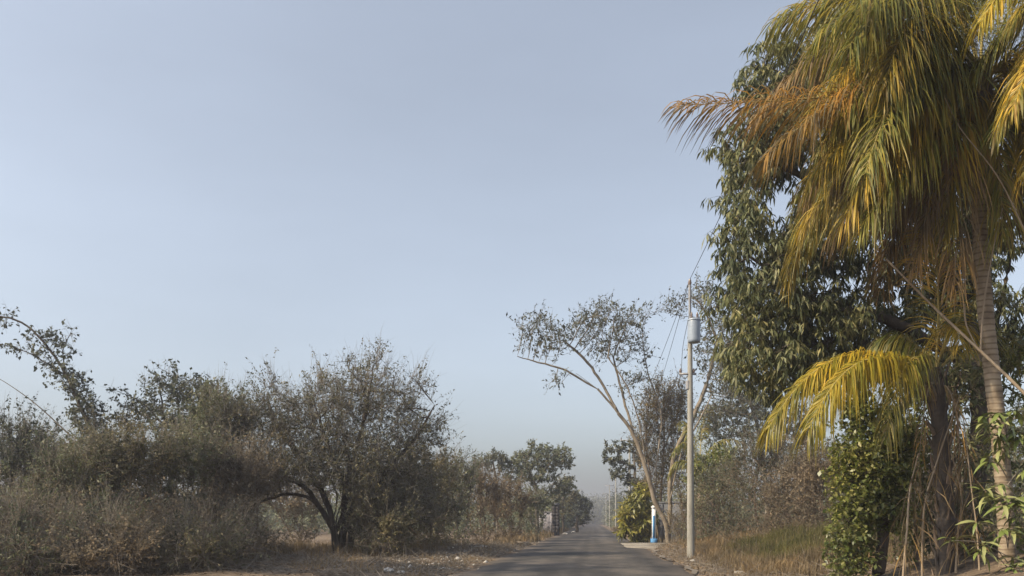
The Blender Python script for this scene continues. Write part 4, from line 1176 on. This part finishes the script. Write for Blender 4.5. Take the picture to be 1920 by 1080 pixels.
far2 = mass('far_wood', [(1075, 1150, 345, 430, 9, 15, .6), (1112, 1160, 130, 340, 4, 9, .7), (1040, 1108, 110, 340, 4, 9, .7), (500, 1700, 300, 500, 6, 13, 1.0)], M['greygreen'], 40000, .50)
tag(far2, 'faint far woodland closing the end of the road', 'woodland')

# ================================================================== walls, gate post, pillar
def rendered_wall(name, label, p0, p1, h, mat, th):
    p0, p1 = np.array(p0, float), np.array(p1, float)
    L = np.linalg.norm(p1 - p0)
    rt = thing(name, label, 'wall', (p0[0], p0[1], gz(p0) - .1))
    rt.rotation_euler = (0, 0, math.atan2(p1[1] - p0[1], p1[0] - p0[0]))
    q = MB(); box(q, (L / 2, 0, h / 2), (L, th, h)); obj('panel', q, mat, rt)
    q = MB(); box(q, (L / 2, 0, h + .05), (L + .05, th + .10, .10)); obj('coping', q, mat, rt)
    q = MB(); box(q, (L / 2, 0, .2), (L - .02, th + .06, .4)); obj('plinth', q, mat, rt)
    for x in np.arange(.15, L, 2.4):
        q = MB(); box(q, (x, -.02, h / 2 - .01), (.24, th + .08, h - .03)); obj('pilaster', q, mat, rt)
    return rt
rendered_wall('garden_wall', 'smooth grey rendered wall between the roadside tree and nearest utility pole', W(1236, 1018, 48.5)[:2], W(1345, 1018, 47)[:2], 2.6, M['wall_grey'], .2)
rendered_wall('garden_wall', 'pale low rendered wall left of the dark stone pillar on left roadside', W(1002, 1003, 78)[:2], W(1036, 1003, 76)[:2], 2.2, M['wall_block'], .2)

gp = W(1226, 1020, 46.5); gp[2] = gz(gp) - .03
post = thing('gate_post', 'white gate post with blue painted face and blue base beside the roadside tree', 'gate post', gp)
q = MB(); box(q, gp + [0, 0, 1.15], (.20, .20, 2.1)); obj('shaft', q, M['white_paint'], post, gp)
q = MB(); box(q, gp + [0, 0, .22], (.34, .34, .40)); obj('base', q, M['blue_paint'], post, gp)
q = MB(); box(q, gp + [-.03, -.11, 1.05], (.13, .03, 1.4)); obj('panel', q, M['blue_paint'], post, gp)
q = MB(); box(q, gp + [0, 0, 2.24], (.28, .28, .08)); box(q, gp + [0, 0, 2.31], (.18, .18, .06)); obj('cap', q, M['white_paint'], post, gp)

sp = W(1042, 1004, 75); sp[2] = gz(sp) - .05
pil = thing('stone_pillar', 'dark stone gate pillar with a cap on the left roadside', 'pillar', sp)
q = MB(); box(q, sp + [0, 0, 1.45], (.60, .60, 2.9)); obj('core', q, M['stone_dark'], pil, sp)
for r_ in range(9):
    for s_ in range(4):
        a = s_ * math.pi / 2
        off_ = (.17 if r_ % 2 else -.17)
        for k, wd in ((-1, .30), (1, .30)):
            q = MB()
            box(q, (0, 0, 0), (wd + .005, .06, .30), jitter=.006)
            o = obj('stone', q, M['stone_dark'], pil)
            o.rotation_euler = (0, 0, a)
            lx, ly = k * .155, -.31
            o.location = (lx * math.cos(a) - ly * math.sin(a), lx * math.sin(a) + ly * math.cos(a), .17 + r_ * .31)
q = MB(); box(q, sp + [0, 0, 2.97], (.82, .82, .14)); box(q, sp + [0, 0, 3.08], (.6, .6, .1)); obj('cap', q, M['wall_grey'], pil, sp)

# ================================================================== utility poles and wires
PX, PY0, PS = 3.55, 29.2, 49.0
def pole_base(k):
    y = PY0 + PS * k
    p = np.array([PX + .102 * y, y, 0.0]); p[2] = gz(p) - .05
    return p
labels = ['nearest concrete utility pole carrying the grey transformer', 'second utility pole along the road, before the yellow-green bush', 'third utility pole along the road, with crossarm',
          'fourth utility pole along the road, far off', 'farthest utility pole along the right roadside']
arm_pts = {}
for k in range(5):
    b = pole_base(k)
    rt = thing('utility_pole', labels[k], 'utility pole', b, 'utility poles along the right roadside')
    q = MB()
    z = np.linspace(-.1, 8.6 if k == 0 else 9.4, 14)
    tube(q, np.stack([np.full(14, b[0]) - .004 * z, np.full(14, b[1]), b[2] + z], 1), .145 - .0075 * z, 12)
    obj('shaft', q, M['concrete_pole'], rt, b, smooth=True)
    if k == 0:
        q = MB(); tube(q, [b + [-.03, 0, 8.4], b + [-.04, 0, 10.0]], .05, 8); obj('top_mast', q, M['steel'], rt, b)
        q = MB(); tube(q, [b + [-.04, 0, 10.0], b + [-.04, 0, 10.08], b + [-.04, 0, 10.22]], [.05, .07, .03], 10); obj('insulator', q, M['ceramic'], rt, b)
        arm_pts[k] = [b + [-.04, 0, 10.2]]
        z0 = 6.75
    else:
        q = MB(); box(q, b + [0, 0, 9.2], (1.9, .10, .12)); obj('crossarm', q, M['steel'], rt, b)
        arm_pts[k] = []
        for x in (-.85, .85):
            q = MB(); tube(q, [b + [x, 0, 9.26], b + [x, 0, 9.36], b + [x, 0, 9.48]], [.04, .06, .03], 8); obj('insulator', q, M['ceramic'], rt, b)
            arm_pts[k].append(b + [x, 0, 9.46])
        z0 = 6.6
    q = MB(); box(q, b + [-.12, -.02, z0], (.62, .07, .07)); obj('bracket', q, M['steel'], rt, b)
    for x in (-.38, .1):
        q = MB(); tube(q, [b + [x, -.02, z0 + .04], b + [x, -.02, z0 + .12], b + [x, -.02, z0 + .2]], [.035, .055, .02], 8); obj('insulator', q, M['ceramic'], rt, b)
    q = MB(); tube(q, [b + [-.1, 0, 6.2], b + [-.1, 0, 6.5]], .09, 10); obj('clamp', q, M['steel'], rt, b)

b = pole_base(0)
tr = thing('transformer', 'grey cylindrical transformer mounted on the nearest utility pole', 'transformer', b + [.05, -.30, 7.82])
tb = b + [.05, -.30, .42]
q = MB(); zz = [7.40, 7.42, 7.5, 8.15, 8.2, 8.22]; tube(q, [tb + [0, 0, z_] for z_ in zz], [.17, .215, .22, .22, .215, .18], 24); obj('tank', q, M['metal'], tr, np.array(tr.location), smooth=False)
q = MB(); tube(q, [tb + [0, 0, z_] for z_ in (8.20, 8.235, 8.27, 8.30)], [.24, .24, .20, .05], 24); obj('lid', q, M['metal'], tr, np.array(tr.location))
for x, y in ((-.1, -.05), (.1, -.05)):
    q = MB(); tube(q, [tb + [x, y, 8.26 + z_] for z_ in (0, .06, .10, .14, .18, .24)], [.03, .045, .03, .045, .03, .015], 10); obj('bushing', q, M['ceramic'], tr, np.array(tr.location))
q = MB(); box(q, tb + [-.02, .22, 7.6], (.12, .16, .08)); box(q, tb + [-.02, .22, 8.05], (.12, .16, .08)); obj('mount', q, M['steel'], tr, np.array(tr.location))

def wire(label, a, b_, sag, r=.010):
    t = np.linspace(0, 1, 24)[:, None]
    p = a + (b_ - a) * t - np.array([0, 0, 1.0]) * sag * 4 * t * (1 - t)
    q = MB(); tube(q, p, r, 5)
    o = obj('power_line', q, M['wire'], None, a, smooth=True); o.location = tuple(a)
    tag(o, label, 'wire', 'power lines along the right roadside')
far0 = pole_base(-1)
wire('upper power line from nearest utility pole towards the viewer', arm_pts[0][0], far0 + [0, 0, 10.1], .7)
wire('upper power line from nearest to second utility pole, left conductor', arm_pts[0][0], arm_pts[1][0], .8)
wire('upper power line from nearest to second utility pole, right conductor', arm_pts[0][0], arm_pts[1][1], .8)
wire('lower power line from bracket of nearest to second utility pole', b + [-.38, 0, 6.95], pole_base(1) + [-.38, 0, 6.8], .9, .012)
nm = ['second', 'third', 'fourth', 'farthest']
for k in range(1, 4):
    wire('upper power line from %s to %s utility pole, left conductor' % (nm[k - 1], nm[k]), arm_pts[k][0], arm_pts[k + 1][0], .7)
    wire('upper power line from %s to %s utility pole, right conductor' % (nm[k - 1], nm[k]), arm_pts[k][1], arm_pts[k + 1][1], .7)
    wire('lower power line from %s to %s utility pole' % (nm[k - 1], nm[k]), pole_base(k) + [-.38, 0, 6.8], pole_base(k + 1) + [-.38, 0, 6.8], .8)
q = MB(); pts = [b + [-.35, -.02, 6.9], b + [-.30, -.1, 7.8], b + [-.10, -.30, 8.95], b + [-.05, -.1, 9.2], b + [-.04, 0, 9.9]]
tube(q, catmull(pts, .08), .010, 5); o = obj('drop_cable', q, M['wire'], None, b, smooth=True); o.location = tuple(b)
tag(o, 'thin cable looping from transformer to top of nearest utility pole', 'wire')

# ================================================================== verge: grass, litter, rocks, sticks
def blades(name, label, n, area, h, w_, mat, lean=.35, clump=None):
    x0, x1, y0, y1 = area                       # u range, v range
    if clump:
        cu = R.uniform(x0, x1, clump); cv = R.uniform(y0, y1, clump)
        ix = R.integers(0, clump, n); sp_ = R.uniform(.1, .4, clump)
        u = cu[ix] + R.normal(0, 1, n) * sp_[ix]; v = cv[ix] + R.normal(0, 1, n) * sp_[ix]
    else:
        u = R.uniform(x0, x1, n); v = R.uniform(y0, y1, n)
    ok = np.abs(u) > 3.15
    u, v = u[ok], v[ok]; n = len(u)
    p = np.stack([RD_X0 + u * ca - v * sa, u * sa + v * ca, bumps(u, v) - .01], 1)
    a = R.uniform(0, 2 * math.pi, n)
    d = np.stack([np.cos(a), np.sin(a), np.zeros(n)], 1)
    s = np.stack([-np.sin(a), np.cos(a), np.zeros(n)], 1)
    hh = (h * R.uniform(.35, 1.25, n))[:, None]
    ln = np.abs(R.normal(0, lean, n))[:, None]
    m = p + d * hh * ln * .35 + np.array([0, 0, 1.0]) * hh * .55
    t = p + d * hh * ln * 1.1 + np.array([0, 0, 1.0]) * hh * (1 - .3 * ln)
    V = np.stack([p - s * w_ * .5, p + s * w_ * .5, m + s * w_ * .4, t, m - s * w_ * .4], 1).reshape(-1, 3)
    q = np.arange(n * 5).reshape(n, 5)
    o = obj(name, MB().add(V, q[:, [0, 1, 2, 4]], q[:, [4, 2, 3]]), mat, kind='stuff')
    tag(o, label, 'grass')
    return o
blades('dry_grass', 'dry straw coloured grass on the right verge', 42000, (4.4, 13, 17, 40), .42, .012, M['drygrass'], .8, 420)
blades('dry_grass', 'short dry grass near the nearest utility pole', 6000, (3.3, 6, 18, 44), .13, .010, M['drygrass'], .6, 260)
blades('green_grass', 'green grass patch right of the nearest utility pole', 12000, (5.6, 9.0, 22, 31), .55, .011, M['greengrass'], .7, 60)
blades('dry_grass', 'dry grass tufts along the left road edge', 4500, (-7.5, -3.3, 19, 50), .22, .012, M['drygrass'], .5, 260)
blades('dry_grass', 'tall dry grass among the left scrub', 9000, (-14, -6.2, 24, 44), .5, .012, M['drygrass'], .7, 200)
blades('dry_grass', 'far dry grass along both road edges', 12000, (-6, -3.2, 48, 120), .5, .03, M['drygrass'], .4, 300)
blades('dry_grass', 'far dry grass under the farther utility poles', 12000, (3.3, 6.5, 48, 130), .6, .03, M['drygrass'], .4, 300)

def scatter_litter(name, label, n, area, size, mat):
    x0, x1, y0, y1 = area
    u = R.uniform(x0, x1, n); v = R.uniform(y0, y1, n)
    ok = np.abs(u) > 3.0
    u, v = u[ok], v[ok]; n = len(u)
    p = np.stack([RD_X0 + u * ca - v * sa, u * sa + v * ca, bumps(u, v) + .012], 1)
    d = R.normal(0, 1, (n, 3)) * np.array([1, 1, .25])
    mb = MB(); s = size * R.uniform(.5, 1.5, n)
    leaf_quads(mb, p, d, np.array([0, 0, 1.0]) + R.normal(0, .35, (n, 3)), s, s * .5)
    o = obj(name, mb, mat, kind='stuff'); tag(o, label, 'leaf litter')
scatter_litter('leaf_litter', 'fallen dry leaves on the right verge', 14000, (3.0, 12, 16, 48), .09, M['litter'])
scatter_litter('leaf_litter', 'fallen dry leaves and debris on the left verge', 16000, (-12, -3.0, 17, 55), .09, M['litter'])

def twig_litter(name, label, n, area, L, r):
    u = R.uniform(area[0], area[1], n); v = R.uniform(area[2], area[3], n)
    p = np.stack([RD_X0 + u * ca - v * sa, u * sa + v * ca, bumps(u, v) + .015], 1)
    d = unit(R.normal(0, 1, (n, 3)) * np.array([1, 1, .35]) + np.array([0, 0, .12]))
    q = MB(); l_ = (L * R.uniform(.3, 1.3, n))[:, None]
    seg_tubes(q, p, p + d * l_, np.full(n, r), np.full(n, r * .4), d, d, 3)
    o = obj(name, q, M['twig_dry'], kind='stuff'); tag(o, label, 'twigs')
twig_litter('twig_litter', 'dry twigs and stems strewn over the left verge', 9000, (-12, -3.1, 18, 50), .5, .009)
twig_litter('twig_litter', 'dry twigs and stems strewn over the right verge', 4000, (3.4, 12, 17, 42), .5, .007)
def rock(name, label, x, y, s, mat, cat, group):
    d = CAMZ * F / (y - HY)
    p = W(x, y, d); p[2] = gz(p)
    me = bpy.data.meshes.new(name)
    import bmesh
    bm = bmesh.new(); bmesh.ops.create_icosphere(bm, subdivisions=2, radius=1)
    for v in bm.verts:
        v.co *= 1 + R.normal(0, .12)
        v.co.x *= s[0]; v.co.y *= s[1]; v.co.z *= s[2]
    bm.to_mesh(me); bm.free(); me.materials.append(mat)
    o = bpy.data.objects.new(name, me); COL.objects.link(o)
    o.location = (p[0], p[1], p[2] + s[2] * .45); o.rotation_euler = (0, 0, R.uniform(0, 6))
    tag(o, label, cat, group)
rk = [(733, 1013 + 16, .16, 'small pale stone below the right side of the spreading tree'), (838, 1026, .22, 'pale stone left of the sticks on left verge'), (852, 1028, .17, 'flat pale stone in the rubble line on left verge'),
      (865, 1024, .2, 'round pale stone in the rubble line on left verge'), (728, 1071, .17, 'pinkish stone nearest the viewer on left verge'), (752, 1073, .12, 'dark stone beside the pinkish stone on left verge'),
      (978, 1013, .26, 'pale stone at the road edge in front of the orange-brown shrub'), (1012, 1003, .3, 'stone at road edge in front of the far leafy tree'), (1060, 1002, .3, 'stone right of the dark stone pillar'), (1075, 999, .3, 'dark stone at the foot of the far dark tree'),
      (1298, 1050, .10, 'small stone at the foot of the nearest utility pole'), (1385, 1072, .13, 'flat stone on the right verge below the green grass patch')]
for x, y, s, lb in rk:
    rock('stone', lb, x, y, (s, s * .8, s * .5), M['rock'], 'stone', 'stones on the verges')
def rubble(name, label, n, area, s0, mat):
    u = R.uniform(area[0], area[1], n); v = R.uniform(area[2], area[3], n)
    k = np.exp(-((u - (area[0] + area[1]) / 2) / ((area[1] - area[0]) * .3)) ** 2) > R.random(n)
    u, v = u[k], v[k]; n = len(u)
    p = np.stack([RD_X0 + u * ca - v * sa, u * sa + v * ca, bumps(u, v)], 1)
    o8 = np.array([[1, 0, 0], [0, 1, 0], [-1, 0, 0], [0, -1, 0], [.1, .1, 1], [0, 0, -1]], float)
    sz = (s0 * np.clip(R.lognormal(-.3, .5, n), .3, 2.5))[:, None, None]
    V = p[:, None] + o8[None] * sz * R.uniform(.5, 1.2, (n, 6, 1)) * np.array([1, 1, .6])
    f_ = np.array([[0, 1, 4], [1, 2, 4], [2, 3, 4], [3, 0, 4], [1, 0, 5], [2, 1, 5], [3, 2, 5], [0, 3, 5]])
    q = MB().add(V.reshape(-1, 3), (f_[None] + (np.arange(n) * 6)[:, None, None]).reshape(-1, 3))
    o = obj(name, q, mat, kind='stuff'); tag(o, label, 'rubble')
rubble('rubble', 'pale broken stone rubble along the left road edge', 3200, (-6.2, -2.6, 22, 62), .06, M['rock'])
rubble('rubble', 'small stones and crumbled asphalt along the right road edge', 2200, (2.6, 4.2, 17, 50), .035, M['gravel'])
# litter: crumpled white bags and torn sheet
rock('plastic_bag', 'white crumpled bag lying at the end of the rubble on left verge', 900, 1030, (.34, .16, .06), M['plastic'], 'litter', 'litter on the left verge')
rock('plastic_bag', 'white upright scrap beside the pale sticks on left verge', 956, 1011, (.18, .12, .16), M['plastic'], 'litter', 'litter on the left verge')

def stick(label, x0, y0, x1, y1, r):
    pts = []
    for x, y in ((x0, y0), ((x0 + x1) / 2, (y0 + y1) / 2), (x1, y1)):
        d = CAMZ * F / (y - HY); p = W(x, y, d); p[2] = gz(p) + r * 1.2; pts.append(p)
    pts[1][2] += .08
    c = catmull(pts, .15); c += R.normal(0, .01, c.shape)
    q = MB(); tube(q, c, np.linspace(r, r * .5, len(c)), 6)
    o = obj('fallen_branch', q, M['bark_tan'], None, c[0], smooth=True); o.location = tuple(c[0])
    tag(o, label, 'branch', 'fallen branches on the left verge')
stick('pale fallen branch pointing at the white upright scrap', 960, 1017, 1005, 1022, .05)
stick('thin pale fallen branch nearer the road than the white scrap', 948, 1022, 1000, 1016, .035)
stick('pale fallen branch beside the white crumpled bag', 880, 1033, 915, 1028, .04)
stick('grey fallen branch below the reddish-brown bare shrub', 915, 1022, 950, 1026, .035)
stick('short fallen branch near the pinkish stone', 690, 1066, 716, 1058, .025)

# ================================================================== haze
hz = MB(); box(hz, (20, 440, 9.6), (2200, 1700, 22.0))
m, t, out = nodes('haze_air')
pv = t.nodes.new('ShaderNodeVolumePrincipled')
pv.inputs['Color'].default_value = (.86, .88, 1.0, 1)
pv.inputs['Density'].default_value = .0010
pv.inputs['Anisotropy'].default_value = .2
t.links.new(pv.outputs[0], out.inputs['Volume'])
obj('haze', hz, m, kind='stuff')
